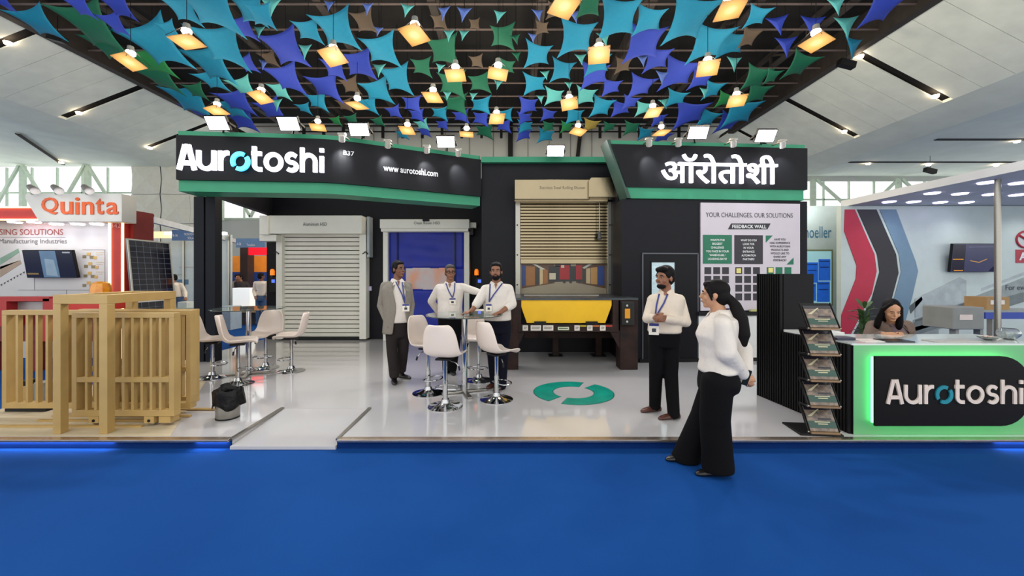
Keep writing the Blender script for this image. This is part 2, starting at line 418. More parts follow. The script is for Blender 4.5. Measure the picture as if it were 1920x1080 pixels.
MB().bar((XX(1082, 23.8), 23.85, 8.2), (XX(1090, 23.8), 23.85, 10.4), 0.2).build('brace', DARKC, fw)
# star-relief panels
STAR = M('relief_panel', (206, 204, 192), 0.7, var=0.04)
def star(cx, z0, w, h):
    vs = [(cx, 23.84, z0 + h / 2)]; ring = []
    for i in range(16):
        a = math.pi * 2 * i / 16; ca, sa = math.cos(a), math.sin(a); k = 1 / max(abs(ca), abs(sa))
        dep = 23.97 if i % 4 == 0 else (23.87 if i % 2 == 0 else 23.93)
        vs.append((cx + ca * k * w / 2, dep, z0 + h / 2 + sa * k * h / 2))
    fs = [(0, 1 + i, 1 + (i + 1) % 16) for i in range(16)]
    MB().add(vs, fs).build('relief_panel', STAR, fw, fix=False)
for cx in (-21.6, -19.85, -18.35):
    for r in range(3): star(cx, 2.9 + r * 1.75, 1.68 if cx < -19 else 1.3, 1.72)
# window bands with braces
WFR = M('window_steel', (186, 202, 184), 0.5)
def window(name, x0, x1, z0, z1, cols):
    w = thing(name, ((x0 + x1) / 2, 24.05, z0), None, None); w['kind'] = 'structure'
    n = max(2, round((x1 - x0) / 1.6)); s = (x1 - x0) / n
    for i in range(n):
        MB().box(x0 + i * s + 0.03, x0 + (i + 1) * s - 0.03, 24.08, 24.1, z0, z1).build('pane', WINGL, w, world=True)
        MB().box(x0 + i * s - 0.03, x0 + i * s + 0.03, 24.02, 24.14, z0, z1).build('mullion', WFR, w, world=True)
    MB().box(x0, x1, 24.02, 24.14, (z0 + z1) / 2 - 0.04, (z0 + z1) / 2 + 0.04).build('transom', WFR, w, world=True)
    MB().box(x0, x1, 23.95, 24.16, z0 - 0.1, z0).build('window_sill', WFR, w, world=True)
    c = x0 + 0.6
    while c < x1 - 0.3:
        MB().bar((c, 23.7, z0 - 0.2), (c, 23.7, z1), 0.22, 0.22, up=(0, 1, 0)).build('column', WFR, w, world=True)
        MB().bar((c + 0.1, 23.6, z1), (min(c + cols * 0.52, x1), 23.6, z0), 0.13, 0.13, up=(0, 1, 0)).build('brace', WFR, w, world=True)
        if c + cols < x1 + 0.5: MB().bar((c + cols * 0.52, 23.6, z0), (c + cols - 0.1, 23.6, z1), 0.13, 0.13, up=(0, 1, 0)).build('brace', WFR, w, world=True)
        c += cols
window('window_1', -33, -22.5, 5.0, 8.0, 3.8)
window('window_2', -17.6, -12.5, 5.0, 7.9, 3.4)
window('window_3', 17.0, 27.5, 5.0, 7.2, 5.0)

# ------------------------------------------------------------------ the stand shell
wb = struct('wall_back', MB().box(XX(500, 9.74), -0.6, 9.74, 9.9, ZP, 3.95), BLACKW)
struct('wall_centre', MB().box(-0.61, 2.4, 8.12, 8.26, ZP, 3.86).box(-0.61, -0.5, 8.2, 9.8, ZP, 3.86), BLACKW)
RA, RB = (1.93, 7.13), (5.36, 7.36)                           # plan line of the right-hand wall
RN = wnorm(RA, RB)
wr_ = struct('wall_stand_right', MB().prism([RA, RB, (RB[0], RB[1] + 0.16), (2.07, 7.3), (2.07, 8.12), (1.95, 8.12)], ZP, 2.97), BLACKW)
ret = MB().prism([(1.95, 7.5), (2.07, 7.5), (2.07, 8.11), (1.95, 8.11)], 2.975, 3.9).build('wall_return', BLACKW); ret['kind'] = 'structure'
t = MB(); wrect(t, 1310, 592, 1426, 672, RA, RB, 0.0, 0.02); t.build('lower_panel', WHITE, wr_)
t = MB(); wrect(t, 1200, 672, 1426, 680, RA, RB, 0.0, 0.03); t.build('skirting', DARK, wr_)
tg = MB().box(-0.61, XX(1160, 8.02), 8.0, 8.2, 3.86, 3.97).build('trim_1', GREEN); tg['kind'] = 'structure'
# side beam from the posts to the back wall
sb = MB().prism([(-5.47, 7.22), (-5.33, 7.22), (-5.75, 9.73), (-5.9, 9.73)], 3.07, 3.9).build('wall_side_header', BLACKW); sb['kind'] = 'structure'
for a in ((363, 382, 'outer black square post, nearer the sliding gate, under the left fascia'), (385, 403, 'inner black square post, nearer the glass table, under the left fascia')):
    x0, x1 = XX(a[0], 7.2), XX(a[1], 7.2)
    o = MB().box(x0, x1, 7.2, 7.38, ZP, 3.03).build('support_post', NAVY, bevel=0.004)
    tag(o, a[2], 'post', 'paired black posts')

# door in the right-hand wall
dr = thing('door_1', VP(1258, 676, RA, RB, 0.0), None, None); dr['kind'] = 'structure'
FRM = M('door_edge', (84, 86, 92), 0.4, 0.3)
t = MB(); wrect(t, 1207, 478, 1308, 676, RA, RB, 0.0, 0.012); t.build('door_leaf', M('door_black', (17, 17, 21), 0.45, spec=0.2), dr, world=True)
for r in ((1204, 474, 1310, 476.5), (1204, 474, 1206.5, 676), (1308, 474, 1310, 676)):
    t = MB(); wrect(t, *r, RA, RB, 0.0, 0.02); t.build('door_frame', FRM, dr, world=True)
t = MB(); wrect(t, 1222, 492, 1265, 582, RA, RB, 0.012, 0.02)
t.build('vision_pane', M('vision_glass', (176, 206, 216), 0.15, var=0, rgb2=(215, 232, 236), scale=12, stretch=(1, 1, 6)), dr, world=True)
for r in ((1220, 490, 1267, 492), (1220, 582, 1267, 584), (1220, 490, 1222, 584), (1265, 490, 1267, 584)):
    t = MB(); wrect(t, *r, RA, RB, 0.012, 0.026); t.build('pane_trim', DARK, dr, world=True)

# ------------------------------------------------------------------ fascias
def off_line(pts, t):
    out = []
    for i, p in enumerate(pts):
        a = Vector(pts[max(i - 1, 0)]); b = Vector(pts[min(i + 1, len(pts) - 1)]); d = (b - a).normalized(); n = Vector((d.y, -d.x))
        out.append((p[0] - n.x * t, p[1] - n.y * t))
    return out
L0, L1, L2 = (XX(330, 6.6), 6.6), (XX(622, 6.8), 6.8), (XX(902, 8.02), 8.02)
def bez(a, b, c, n):
    return [((1 - t) ** 2 * a[0] + 2 * t * (1 - t) * b[0] + t * t * c[0], (1 - t) ** 2 * a[1] + 2 * t * (1 - t) * b[1] + t * t * c[1]) for t in (i / n for i in range(n + 1))]
m0 = tuple(Vector(L1) + (Vector(L0) - Vector(L1)) * 0.12); m1 = tuple(Vector(L1) + (Vector(L2) - Vector(L1)) * 0.12)
LP = [L0] + bez(m0, L1, m1, 6) + [L2]
def band(pts, t0, t1, z0, z1): return MB().prism(off_line(pts, t0) + off_line(pts, t1)[::-1], z0, z1)
lf = thing('fascia_left', ((L0[0] + L2[0]) / 2, 7.2, 3.0), 'long black fascia with green bands, glowing Latin name and web address over the roller doors', 'fascia')
FASC = M('fascia_black', (18, 18, 22), 0.5, var=0.1, spec=0.2)
band(LP, 0.0, 0.55, 3.19, 3.915).build('panel', FASC, lf, world=True)
band(LP, 0.05, 0.5, 3.915, 4.0).build('top_band', GREEN, lf, world=True)
band(LP, 0.06, 0.5, 3.01, 3.19).build('bottom_band', GREEN, lf, world=True)
R0, R1 = (XX(1144, 7.05), 7.05), (XX(1514, 7.3), 7.3)
rf = thing('fascia_right', (3.6, 7.2, 3.0), 'black slant-ended fascia with green bands and glowing Devanagari name over the notice board', 'fascia')
rt = MB(); rb_ = MB(); rp_ = MB()
nn = wnorm(R0, R1); xs = XX(1174, 7.05) - R0[0]
ud = (Vector((R1[0], R1[1], 0)) - Vector((R0[0], R0[1], 0))).normalized()
def rpt(u, z, o=0): return Vector((R0[0], R0[1], z)) + ud * u - nn * o
LN = (Vector(R1) - Vector(R0)).length
rp_.slab([rpt(xs, 3.17), rpt(LN, 3.17), rpt(LN, 3.915), rpt(0, 3.915)], -nn, 0.4)
rp_.build('panel', FASC, rf, world=True)
rt.slab([rpt(-0.03, 3.915, .04), rpt(LN - .02, 3.915, .04), rpt(LN - .02, 3.99, .04), rpt(-0.05, 3.99, .04)], -nn, 0.36); rt.build('top_band', GREEN, rf, world=True)
rb_.slab([rpt(xs + 0.08, 2.98, .03), rpt(LN - 0.05, 2.98, .03), rpt(LN - 0.05, 3.17, .03), rpt(xs + 0.02, 3.17, .03)], -nn, 0.36); rb_.build('bottom_band', GREEN, rf, world=True)
rs = MB(); rs.slab([rpt(-0.06, 3.99, 0), rpt(0.0, 3.99, 0), rpt(xs + 0.09, 2.98, 0), rpt(xs + 0.03, 2.98, 0)], -nn, 0.38); rs.build('end_trim', M('dark_green_trim', (40, 72, 60), 0.5), rf, world=True)

# ---- the stroke alphabet of the geometric sign lettering
def arc(cx, cy, r, a0, a1, n=14, ry=None): return [(cx + r * math.cos(math.radians(a0 + (a1 - a0) * i / n)), cy + (ry or r) * math.sin(math.radians(a0 + (a1 - a0) * i / n))) for i in range(n + 1)]
LET = {
    'A': (0.0, [[(0.1, 0), (0.42, 1.3)], [(0.9, 0), (0.58, 1.3)], [(0.42, 1.22), (0.58, 1.22)], [(0.2, 0.36), (0.8, 0.36)]]),
    'u': (1.02, [[(0.1, 1.03), (0.1, 0.5)] + arc(0.5, 0.48, 0.4, 180, 360) + [(0.9, 1.03)], [(0.9, 0.5), (0.9, 0.0)]]),
    'r': (2.16, [[(0.1, 0), (0.1, 1.03)], [(0.1, 0.55)] + arc(0.47, 0.56, 0.37, 170, 90, 8) + [(0.53, 0.93)]]),
    'o1': (2.8, [arc(0.5, 0.5, 0.4, 62, 215, 18), arc(0.5, 0.5, 0.4, 242, 395, 18)]),
    't': (3.93, [[(0.12, 1.3), (0.12, 0.4)] + arc(0.38, 0.36, 0.26, 180, 270, 8) + [(0.52, 0.1)], [(-0.02, 0.93), (0.5, 0.93)]]),
    'o2': (4.57, [arc(0.5, 0.5, 0.4, 0, 360, 32)]),
    's': (5.68, [[(0.6, 0.83)] + arc(0.36, 0.72, 0.24, 40, 270, 14, 0.22) + arc(0.36, 0.29, 0.26, 90, -140, 14, 0.21)]),
    'h': (6.52, [[(0.1, 0), (0.1, 1.3)], [(0.1, 0.5)] + arc(0.45, 0.56, 0.35, 180, 0, 14) + [(0.8, 0)]]),
    'i': (7.58, [[(0.1, 0), (0.1, 0.86)], [(0.1, 1.08), (0.1, 1.28)]]),
}
def stroke(mb, pts, w, place, thick, m=0):
    pts = [Vector(p) for p in pts]; k = len(pts); le, ri = [], []
    closed = (pts[0] - pts[-1]).length < 1e-4
    for i, p in enumerate(pts):
        if closed: d = (pts[(i + 1) % k] if i < k - 1 else pts[1]) - (pts[i - 1] if i > 0 else pts[-2])
        else: d = pts[min(i + 1, k - 1)] - pts[max(i - 1, 0)]
        d.normalize(); n = Vector((-d.y, d.x)) * w / 2
        le.append(p + n); ri.append(p - n)
    vs = [place(q.x, q.y, z) for z in (0, thick) for q in le + ri]; n2 = 2 * k; fs = []
    for i in range(k - 1):
        a, b, c, d = i, i + 1, k + i + 1, k + i
        fs += [(a, b, c, d), (n2 + d, n2 + c, n2 + b, n2 + a), (b, a, n2 + a, n2 + b), (d, c, n2 + c, n2 + d)]
    if not closed: fs += [(0, k, n2 + k, n2), (k - 1, n2 + k - 1, n2 + 2 * k - 1, 2 * k - 1)]
    mb.add(vs, fs, m)
def sign(parent, place, thick, w, mw, mc, bold=0.0):
    for ch, (x, strokes) in LET.items():
        mb = MB()
        for i, s in enumerate(strokes):
            stroke(mb, [(a + x, b) for a, b in s], w + bold, place, thick + 0.0012 * i, 0)
        o = mb.build('letter', mc if ch == 'o1' else mw, parent, world=True)
        if ch == 'o1': o['label'] = 'cyan split ring in place of the letter o'
# left fascia: the lettering follows the panel from px 337 to 608
SU = (XX(608, 6.78) - XX(337, 6.62)) / 7.78
fdir = (Vector((L1[0], L1[1], 0)) - Vector((L0[0], L0[1], 0))).normalized(); fn = wnorm(L0, L1)
fo = Vector((L0[0], L0[1], 3.335)) + fdir * 0.06
sign(lf, lambda x, y, z: fo + fdir * (x * SU) + Vector((0, 0, y * SU * 1.06)) + fn * (0.04 + z), 0.04, 0.22, LETTW, LETTC, 0.005)
t = MB(); wtext(t, 'B37', 644, 283, 664, 291.5, L1, L2, 0.012, bold=0.006); t.build('stand_number', INKW, lf, world=True)
t = MB()
a = VP(719, 318, L1, L2, 0.012); b = VP(821, 331, L1, L2, 0.012)
U = Vector((b.x - a.x, b.y - a.y, 0)); w = U.length; U.normalize()
text_fit(t, 'www aurotoshi.com', (a.x, a.y, ZZ(325, (a.y + b.y) / 2) - 0.01), U, (0, 0, 1), w, 0.115, bold=0.014); t.build('web_address', INKW, lf, world=True)
# right fascia: Devanagari lettering
tot, _ = text_mesh('ऑरोतोशी'); x0 = min(v.x for v in tot); x1 = max(v.x for v in tot); y0 = min(v.y for v in tot); y1 = max(v.y for v in tot)
DA, DB = VP(1240, 342, R0, R1, 0.05), VP(1456, 342, R0, R1, 0.05)
DU = Vector((DB.x - DA.x, DB.y - DA.y, 0)); dw = DU.length; DU.normalize(); dz0 = ZZ(342.5, DA.y); dh = (342.5 - 288.5) / F * DA.y
pos = 0.0
for k, ch in enumerate(('ऑ', 'रो', 'तो', 'शी')):
    pre = 'ऑरोतोशी'[:[0, 1, 3, 5][k]]
    vs, fs = text_mesh(ch)
    full, _ = text_mesh(pre + ch); shift = max(v.x for v in full) - max(v.x for v in vs)
    mb = MB(); sx = dw / (x1 - x0); sy = dh / (y1 - y0)
    for ox in (-0.006, 0, 0.006):
        for oy in (-0.005, 0, 0.005):
            for z in (0.0, 0.03):
                mb.add([DA + DU * ((v.x + shift - x0) * sx + ox) + Vector((0, 0, dz0 - DA.z + (v.y - y0) * sy + oy)) - Vector((0, 0, 0)) + nn * z for v in vs], fs)
    mb.build('letter', LETTW, rf, world=True, fix=False)

# logo roundel on the platform floor
dc = thing('floor_logo', G(1075, 737) + Vector((0, 0, 0.001)), 'two teal arcs forming a broken ring on the white platform floor', 'floor decal')
ce = G(1075, 735.5); R_o = (XX(1150, ce.y) - XX(1000, ce.y)) / 2
for a0, a1 in ((65, 227), (245, 407)):
    for ro, ri, z, mt, nm in ((R_o, R_o * 0.5, 0.002, TEALE, 'rim'), (R_o - 0.012, R_o * 0.5 + 0.012, 0.004, TEAL, 'arc')):
        e = 0 if nm == 'rim' else 1.5
        n = 28; A_ = [math.radians(a0 + e + (a1 - a0 - 2 * e) * i / n) for i in range(n + 1)]
        poly = [(ce.x + ro * math.cos(a), ce.y + ro * math.sin(a)) for a in A_] + [(ce.x + ri * math.cos(a), ce.y + ri * math.sin(a)) for a in A_[::-1]]
        MB().prism(poly, ZP, ZP + z).build(nm, mt, dc, world=True)
# ------------------------------------------------------------------ roller doors
def frect(mb, x0, y0, x1, y1, d0, d1, m=0):
    """box whose front face (at depth d0) covers the px rectangle"""
    return mb.box(XX(x0, d0), XX(x1, d0), d0, d1, ZZ(y1, d0), ZZ(y0, d0), m)
FA, FB = (-10, 0), (10, 0)
def FL(d): return ((-10, d), (10, d))
# white aluminium shutter
sh = thing('roller_shutter', (XX(600, 9.6), 9.5, ZP), 'white slatted aluminium roller shutter door with a boxy white hood', 'roller door')
HOODW = M('hood_white', (234, 232, 222), 0.45, var=0.02)
t = MB(); frect(t, 503, 404, 678, 438, 9.25, 9.74); hood = t.build('hood', HOODW, sh, world=True, bevel=0.01)
t = MB(); frect(t, 486, 404, 502, 440, 9.2, 9.6); frect(t, 486, 440, 518, 452, 9.3, 9.6); t.build('motor_housing', HOODW, sh, world=True, bevel=0.01)
t = MB(); frect(t, 688, 406, 692.5, 482, 9.5, 9.74); t.build('conduit', M('conduit_grey', (168, 176, 182), 0.4), sh, world=True)
for x0, x1 in ((517.5, 528.5), (673.5, 686)):
    t = MB(); frect(t, x0, 438, x1, 636, 9.5, 9.74)
    t.v = [(v[0], v[1], max(v[2], ZP)) for v in t.v]
    t.build('guide_rail', HOODW, sh, world=True, bevel=0.006)
x0, x1 = XX(528.5, 9.6), XX(673.5, 9.6); zb, zt = 0.16, ZZ(437, 9.6); n = 24; h = (zt - zb) / n
MB().box(x0, x1, 9.66, 9.68, ZP, zt).build('curtain_backing', GAP, sh, world=True)
sl = MB().add([(x0, 9.65, 0.008), (x1, 9.65, 0.008), (x1, 9.615, 0.012), (x0, 9.615, 0.012), (x0, 9.60, h - 0.012), (x1, 9.60, h - 0.012), (x1, 9.65, h - 0.004), (x0, 9.65, h - 0.004)],
              [(0, 1, 2, 3), (3, 2, 5, 4), (4, 5, 6, 7), (0, 7, 6, 1), (0, 3, 4, 7), (1, 6, 5, 2)]).build('slat', ALU, None)
sl.parent = sh; sl.location = (-sh.location.x, -sh.location.y, zb - sh.location.z)
for i in range(1, n): share(sl, 'slat', (-sh.location.x, -sh.location.y, zb + i * h - sh.location.z), sh)
MB().box(x0, x1, 9.57, 9.66, ZP, 0.16).build('bottom_bar', DARK, sh, world=True)
t = MB(); wtext(t, 'Aluminium HSD', 568, 417, 613, 423.5, *FL(9.25), 0.006); t.build('hood_lettering', INK, sh, world=True)
for px in (516, 683):
    pts = [P(px - 3, 476, 9.48), P(px + 2, 472, 9.44), P(px + 6, 475, 9.48), P(px + 8, 482, 9.6)]
    MB().tube(pts, 0.012, 6).build('cable', DARK, sh, world=True)
# blue fabric door
fd = thing('fabric_door', (XX(797, 9.6), 9.5, ZP), 'blue PVC high-speed door with a clear window strip and white hood', 'fabric door')
t = MB(); frect(t, 712, 411, 880, 428, 9.3, 9.74); t.build('hood', HOODW, fd, world=True, bevel=0.01)
t = MB(); frect(t, 714, 427, 878, 434, 9.36, 9.74); t.build('hood_lip', HOODW, fd, world=True, bevel=0.006)
t = MB(); frect(t, 881, 417, 893, 427, 9.45, 9.7); t.build('drive_motor', HOODW, fd, world=True, bevel=0.01)
t = MB(); frect(t, 880, 427, 888, 441, 9.5, 9.7); t.build('gearbox', DARK, fd, world=True, bevel=0.01)
t = MB(); frect(t, 792, 410, 804, 414.5, 9.22, 9.32); t.build('motion_sensor', DARK, fd, world=True, bevel=0.01)
for a, b in ((718, 727), (870, 880)):
    t = MB(); frect(t, a, 434, b, 640, 9.5, 9.74); t.v = [(v[0], v[1], max(v[2], ZP)) for v in t.v]; t.build('guide_rail', HOODW, fd, world=True, bevel=0.006)
def curtain(x0, x1, y0, y1, nm, mat, par, d=9.62, amp=0.025):
    nx, nz = 24, 14; X0, X1 = XX(x0, d), XX(x1, d); Z0, Z1 = max(ZZ(y1, d), ZP + 0.01), ZZ(y0, d)
    vs = []; 
    for j in range(nz + 1):
        for i in range(nx + 1):
            u, v = i / nx, j / nz
            vs.append((X0 + (X1 - X0) * u, d + amp * math.sin(u * 9 + v * 5) * math.sin(v * 7 - u * 6) * math.sin(math.pi * u) , Z0 + (Z1 - Z0) * v))
    fs = [(j * (nx + 1) + i, j * (nx + 1) + i + 1, (j + 1) * (nx + 1) + i + 1, (j + 1) * (nx + 1) + i) for j in range(nz) for i in range(nx)]
    return MB().add(vs, fs).build(nm, mat, par, smooth=True, world=True, solid=0.004, fix=False)
curtain(727, 870, 433, 503, 'curtain_upper', BLUEPVC, fd); curtain(727, 870, 542, 637, 'curtain_lower', BLUEPVC, fd, amp=0.012)
for a, b in ((727, 762), (838, 870)): curtain(a, b, 503, 542, 'curtain_side', BLUEPVC, fd, amp=0.008)
t = MB(); frect(t, 761, 502, 839, 543, 9.615, 9.62)
t.build('clear_window', M('clear_pvc', (170, 190, 205), 0.12, var=0, rgb2=(224, 130, 60), scale=1.6, stretch=(1.4, 1, 0.9), spec=0.7), fd, world=True)  # orange patches paint reflections and the view through the clear pane
for x in (745, 853):
    t = MB(); frect(t, x - 1, 434, x + 1.2, 637, 9.585, 9.6); t.v = [(v[0], v[1], max(v[2], ZP + .01)) for v in t.v]; t.build('strap', DARK, fd, world=True)
t = MB(); wtext(t, 'Clean Room HSD', 776, 415.5, 825, 420.5, *FL(9.3), 0.006); t.build('hood_lettering', INK, fd, world=True)
# control boxes with orange beacons
for x, nb in ((511, 'left of the white roller shutter'), (898, 'right of the blue fabric door')):
    d = 9.6; cb = thing('control_box', (XX(x, d), d, ZZ(548, d)), 'black door control box with blue screen and orange beacon, ' + nb, 'control box')
    t = MB(); frect(t, x - 6, 520, x + 7, 549, d, 9.74); t.build('housing', DARK, cb, world=True, bevel=0.01)
    t = MB(); frect(t, x - 2, 524, x + 4, 530, d - 0.006, d); t.build('screen', M('blue_screen', (60, 90, 200), 0.3, var=0, emit=(80, 110, 230), estr=1.2), cb, world=True)
    t = MB(); bx_, bz = XX(x - 5 if x > 700 else x - 3, d), ZZ(516, d)
    t.lathe([(0.05, 0), (0.05, 0.1), (0.035, 0.14), (0, 0.15)], 12, (bx_, 9.66, bz)); t.build('beacon', M('beacon_amber', (220, 120, 20), 0.3, var=0, emit=(255, 130, 20), estr=0.8), cb, world=True, smooth=True)
    MB().cyl((bx_, 9.66, ZZ(521, d)), (bx_, 9.66, bz), 0.03, n=10).build('beacon_base', DARK, cb, world=True)
t = MB(); frect(t, 688.5, 537, 696, 545, 9.68, 9.74); o = t.build('wall_socket', M('socket_white', (196, 190, 220), 0.4), None, bevel=0.005)
tag(o, 'small pale square switch on the black wall beside the white shutter', 'switch')

# stainless shutter over the dock
ss = thing('steel_shutter', (XX(1058, 8.0), 8.0, 1.3), 'half-raised stainless steel slatted shutter with mirror-bright hood above the dock', 'roller door')
t = MB(); frect(t, 965, 336, 1106, 374, 7.7, 8.12); t.build('hood', INOX, ss, world=True, bevel=0.012)
t = MB(); frect(t, 965, 372, 1140, 378, 7.78, 8.12); t.build('hood_lip', INOX, ss, world=True, bevel=0.006)
t = MB(); t.slab([P(1104, 338, 7.62), P(1109, 332, 7.62), P(1166, 332, 7.62), P(1168, 370, 7.62), P(1104, 370, 7.62)], (0, 1, 0), 0.5); t.build('motor_cover', INOX, ss, world=True, bevel=0.01)
for a, b in ((966.5, 975.5), (1139.5, 1149)):
    t = MB(); frect(t, a, 378, b, 554, 7.98, 8.12); o = t.build('guide_rail', STEEL, ss, world=True, bevel=0.005)
    for y in (422, 478, 534):
        MB().cyl(P((a + b) / 2 - 1, y, 7.98), P((a + b) / 2 - 1, y, 7.98) - Vector((0, 0.012, 0)), 0.016, n=8).build('bolt', DARK, o, world=True)
x0, x1 = XX(976, 8.05), XX(1138, 8.05); zb, zt = ZZ(486, 8.05), ZZ(377, 8.05); n = 19; h = (zt - zb) / n
prof = [(0.0, 0.03), (0.003, 0.008), (0.012, 0.0), (h - 0.014, 0.0), (h - 0.006, 0.008), (h - 0.002, 0.03)]
vs = [(x, 8.05 + b, a) for x in (x0, x1) for a, b in prof]; k = len(prof)
sl = MB().add(vs, [(i, i + 1, k + i + 1, k + i) for i in range(k - 1)] + [list(range(k)), list(range(k, 2 * k))[::-1]]).build('slat', INOX, None)
sl.parent = ss; sl.location = (-ss.location.x, -ss.location.y, zb - ss.location.z)
for i in range(1, n): share(sl, 'slat', (-ss.location.x, -ss.location.y, zb + i * h - ss.location.z), ss)
t = MB(); frect(t, 976, 486, 1138, 494.5, 8.04, 8.1); t.build('bottom_bar', INOX, ss, world=True, bevel=0.006)
t = MB(); wtext(t, 'Stainless Steel Rolling Shutter', 1012, 349, 1098, 356, *FL(7.7), 0.006); t.build('hood_lettering', M('engraved', (120, 108, 84), 0.5), ss, world=True)
pc = thing('pull_switch', P(1124, 446, 7.9), 'grey pull switch hanging on a cord in front of the steel shutter', 'pull switch')
MB().cyl(P(1124, 372, 7.9), P(1124, 434, 7.9), 0.006, n=6).build('cord', WHITE, pc, world=True)
t = MB(); c = P(1124, 446, 7.9); t.lathe([(0.015, 0.13), (0.03, 0.1), (0.035, 0.02), (0.05, -0.02), (0.03, -0.03)], 10, c); t.build('grip', M('rubber_grey', (96, 98, 96), 0.7), pc, world=True, smooth=True)
# printed warehouse scene behind the dock opening
wp = thing('warehouse_print', (XX(1057, 8.1), 8.1, ZZ(552, 8.1)), 'printed warehouse aisle with red forklift below the steel shutter', 'poster')
t = MB(); frect(t, 975, 494, 1140, 553, 8.1, 8.118); t.build('print_board', M('print_floor', (150, 138, 116), 0.35, var=0.08, scale=3), wp, world=True)
def ink(rgb): return M('ink_%d_%d_%d' % rgb, rgb, 0.4, var=0.06, scale=8)
pr = MB(); pm = [ink(c) for c in ((92, 62, 38), (150, 98, 48), (52, 50, 48), (196, 170, 128), (160, 28, 34), (46, 44, 46), (196, 186, 160), (40, 66, 130), (190, 190, 180), (186, 140, 80))]
def pp(pts, m, o): wpoly(pr, pts, *FL(8.1), 0.001, 0.001 + 0.0012 * o, m)
pp([(978, 495), (1040, 495), (1040, 531), (978, 541)], 0, 1)
pp([(1080, 495), (1136, 495), (1136, 541), (1080, 530)], 0, 1)
for i, (a, b, m) in enumerate(((979, 985, 7), (986, 1003, 1), (1004, 1011, 2), (1012, 1018, 3), (1019, 1027, 1))): pp([(a, 497 + i * 2), (b, 498 + i * 2), (b, 535 - i), (a, 537 - i)], m, 2)
for a, b, m in ((1092, 1098, 2), (1099, 1107, 3), (1108, 1120, 9), (1121, 1133, 7)): pp([(a, 505 - (a - 1092) * .2), (b, 504 - (a - 1092) * .2), (b, 531 + (a - 1092) * .15), (a, 530 + (a - 1092) * .15)], m, 2)
pp([(998, 495), (1004, 495), (1023, 505), (1016, 505)], 8, 3); pp([(1104, 495), (1111, 495), (1096, 504), (1092, 502)], 8, 3)
pp([(1029, 499), (1091, 499), (1091, 527), (1029, 529)], 5, 3); pp([(1041, 494.5), (1070, 494.5), (1070, 500), (1041, 500)], 5, 3)
pp([(1050, 497), (1068, 497), (1068, 524), (1049, 524)], 4, 4); pp([(1080, 497), (1091, 497), (1091, 524), (1080, 524)], 4, 4); pp([(1052, 497), (1058, 497), (1058, 502), (1052, 502)], 6, 5)
pp([(1030, 512), (1042, 512), (1042, 524), (1030, 524)], 6, 4)
for x in (1030, 1055, 1067, 1083): pp([(x, 527), (x + 6, 527), (x + 5, 531), (x + 1, 531)], 2, 4)
pr.build('print', pm, wp, world=True)

# dock leveller
dk = thing('dock_leveller', (XX(1070, 6.6), 6.9, ZP), 'dark steel dock leveller frame with yellow lip plate and warning labels', 'dock leveller')
D = 6.6
t = MB(); t.slab([P(977, 560, D), P(1147, 560, D), P(1147, 573, D), P(1135, 606, D), P(988, 606, D), P(977, 575, D)], (0, 1, 0), 0.04); t.build('lip_plate', YELLOW, dk, world=True, bevel=0.006)
zt = ZZ(559, D)
MB().box(XX(960, D), XX(1196, D), D - 0.02, 8.04, zt - 0.03, zt + 0.005).build('deck_plate', M('chequer_plate', (70, 74, 76), 0.3, 0.7, bump=0.3, bscale=40), dk, world=True)
MB().box(XX(985, D), XX(1140, D), 7.3, 7.34, zt + 0.005, zt + 0.02).build('hinge_bar', STEEL, dk, world=True)
t = MB(); frect(t, 972, 608, 1150, 622, D - 0.02, D + 0.1); t.build('front_beam', RUST, dk, world=True)
for a, b in ((940, 972), (1163, 1196)):
    t = MB(); frect(t, a, 562, b, 693, D, D + 0.28); t.v = [(v[0], v[1], max(v[2], ZP)) for v in t.v]; t.build('corner_post', RUST, dk, world=True, bevel=0.004)
for a, b in ((962, 977), (1149, 1160)):
    t = MB(); frect(t, a, 561, b, 622, D - .01, D + 0.2); t.build('side_frame', RUST, dk, world=True)
t = MB(); t.slab([P(1143, 620, D + .02), P(1166, 620, D + .02), P(1166, 662, D + .02), P(1160, 650, D + .02)], (0, 1, 0), 0.06); t.build('gusset', RUST, dk, world=True)
t = MB(); t.slab([P(985, 620, D + .02), P(965, 620, D + .02), P(965, 662, D + .02), P(971, 650, D + .02)], (0, 1, 0), 0.06); t.build('gusset', RUST, dk, world=True)
t = MB(); frect(t, 1166, 566, 1190, 610, D - 0.1, D); bm_ = t.build('bumper', M('rubber_black', (28, 26, 26), 0.7), dk, world=True, bevel=0.012)
t = MB(); frect(t, 1172, 579, 1181.5, 597, D - 0.115, D - 0.1); t.build('reflector', M('reflector_amber', (224, 150, 20), 0.4), bm_, world=True)
for y in (573, 603): MB().cyl(P(1176, y, D - 0.1), P(1176, y, D - 0.12), 0.018, n=10).build('bolt', STEEL, bm_, world=True)
for x in (1042, 1123):
    g = G(x, 668); t = MB().box(g.x - 0.055, g.x + 0.055, g.y, g.y + 0.12, ZP + 0.012, zt - 0.03); lg = t.build('leg', RUST, dk, world=True)
    MB().box(g.x - 0.13, g.x + 0.13, g.y - 0.06, g.y + 0.18, ZP, ZP + 0.014).build('base_plate', DARK, lg, world=True)
t = MB(); frect(t, 985, 623, 1160, 634, 7.6, 7.75); t.build('cross_beam', RUST, dk, world=True)
for x in (996, 1018, 1040):
    pass
for a, b in ((1002, 1024), (1099, 1121)):
    t = MB(); frect(t, a, 603, b, 608, D - 0.04, D); t.build('lip_keeper', DARK, dk, world=True)
STK = M('sticker_white', (228, 218, 206), 0.5)
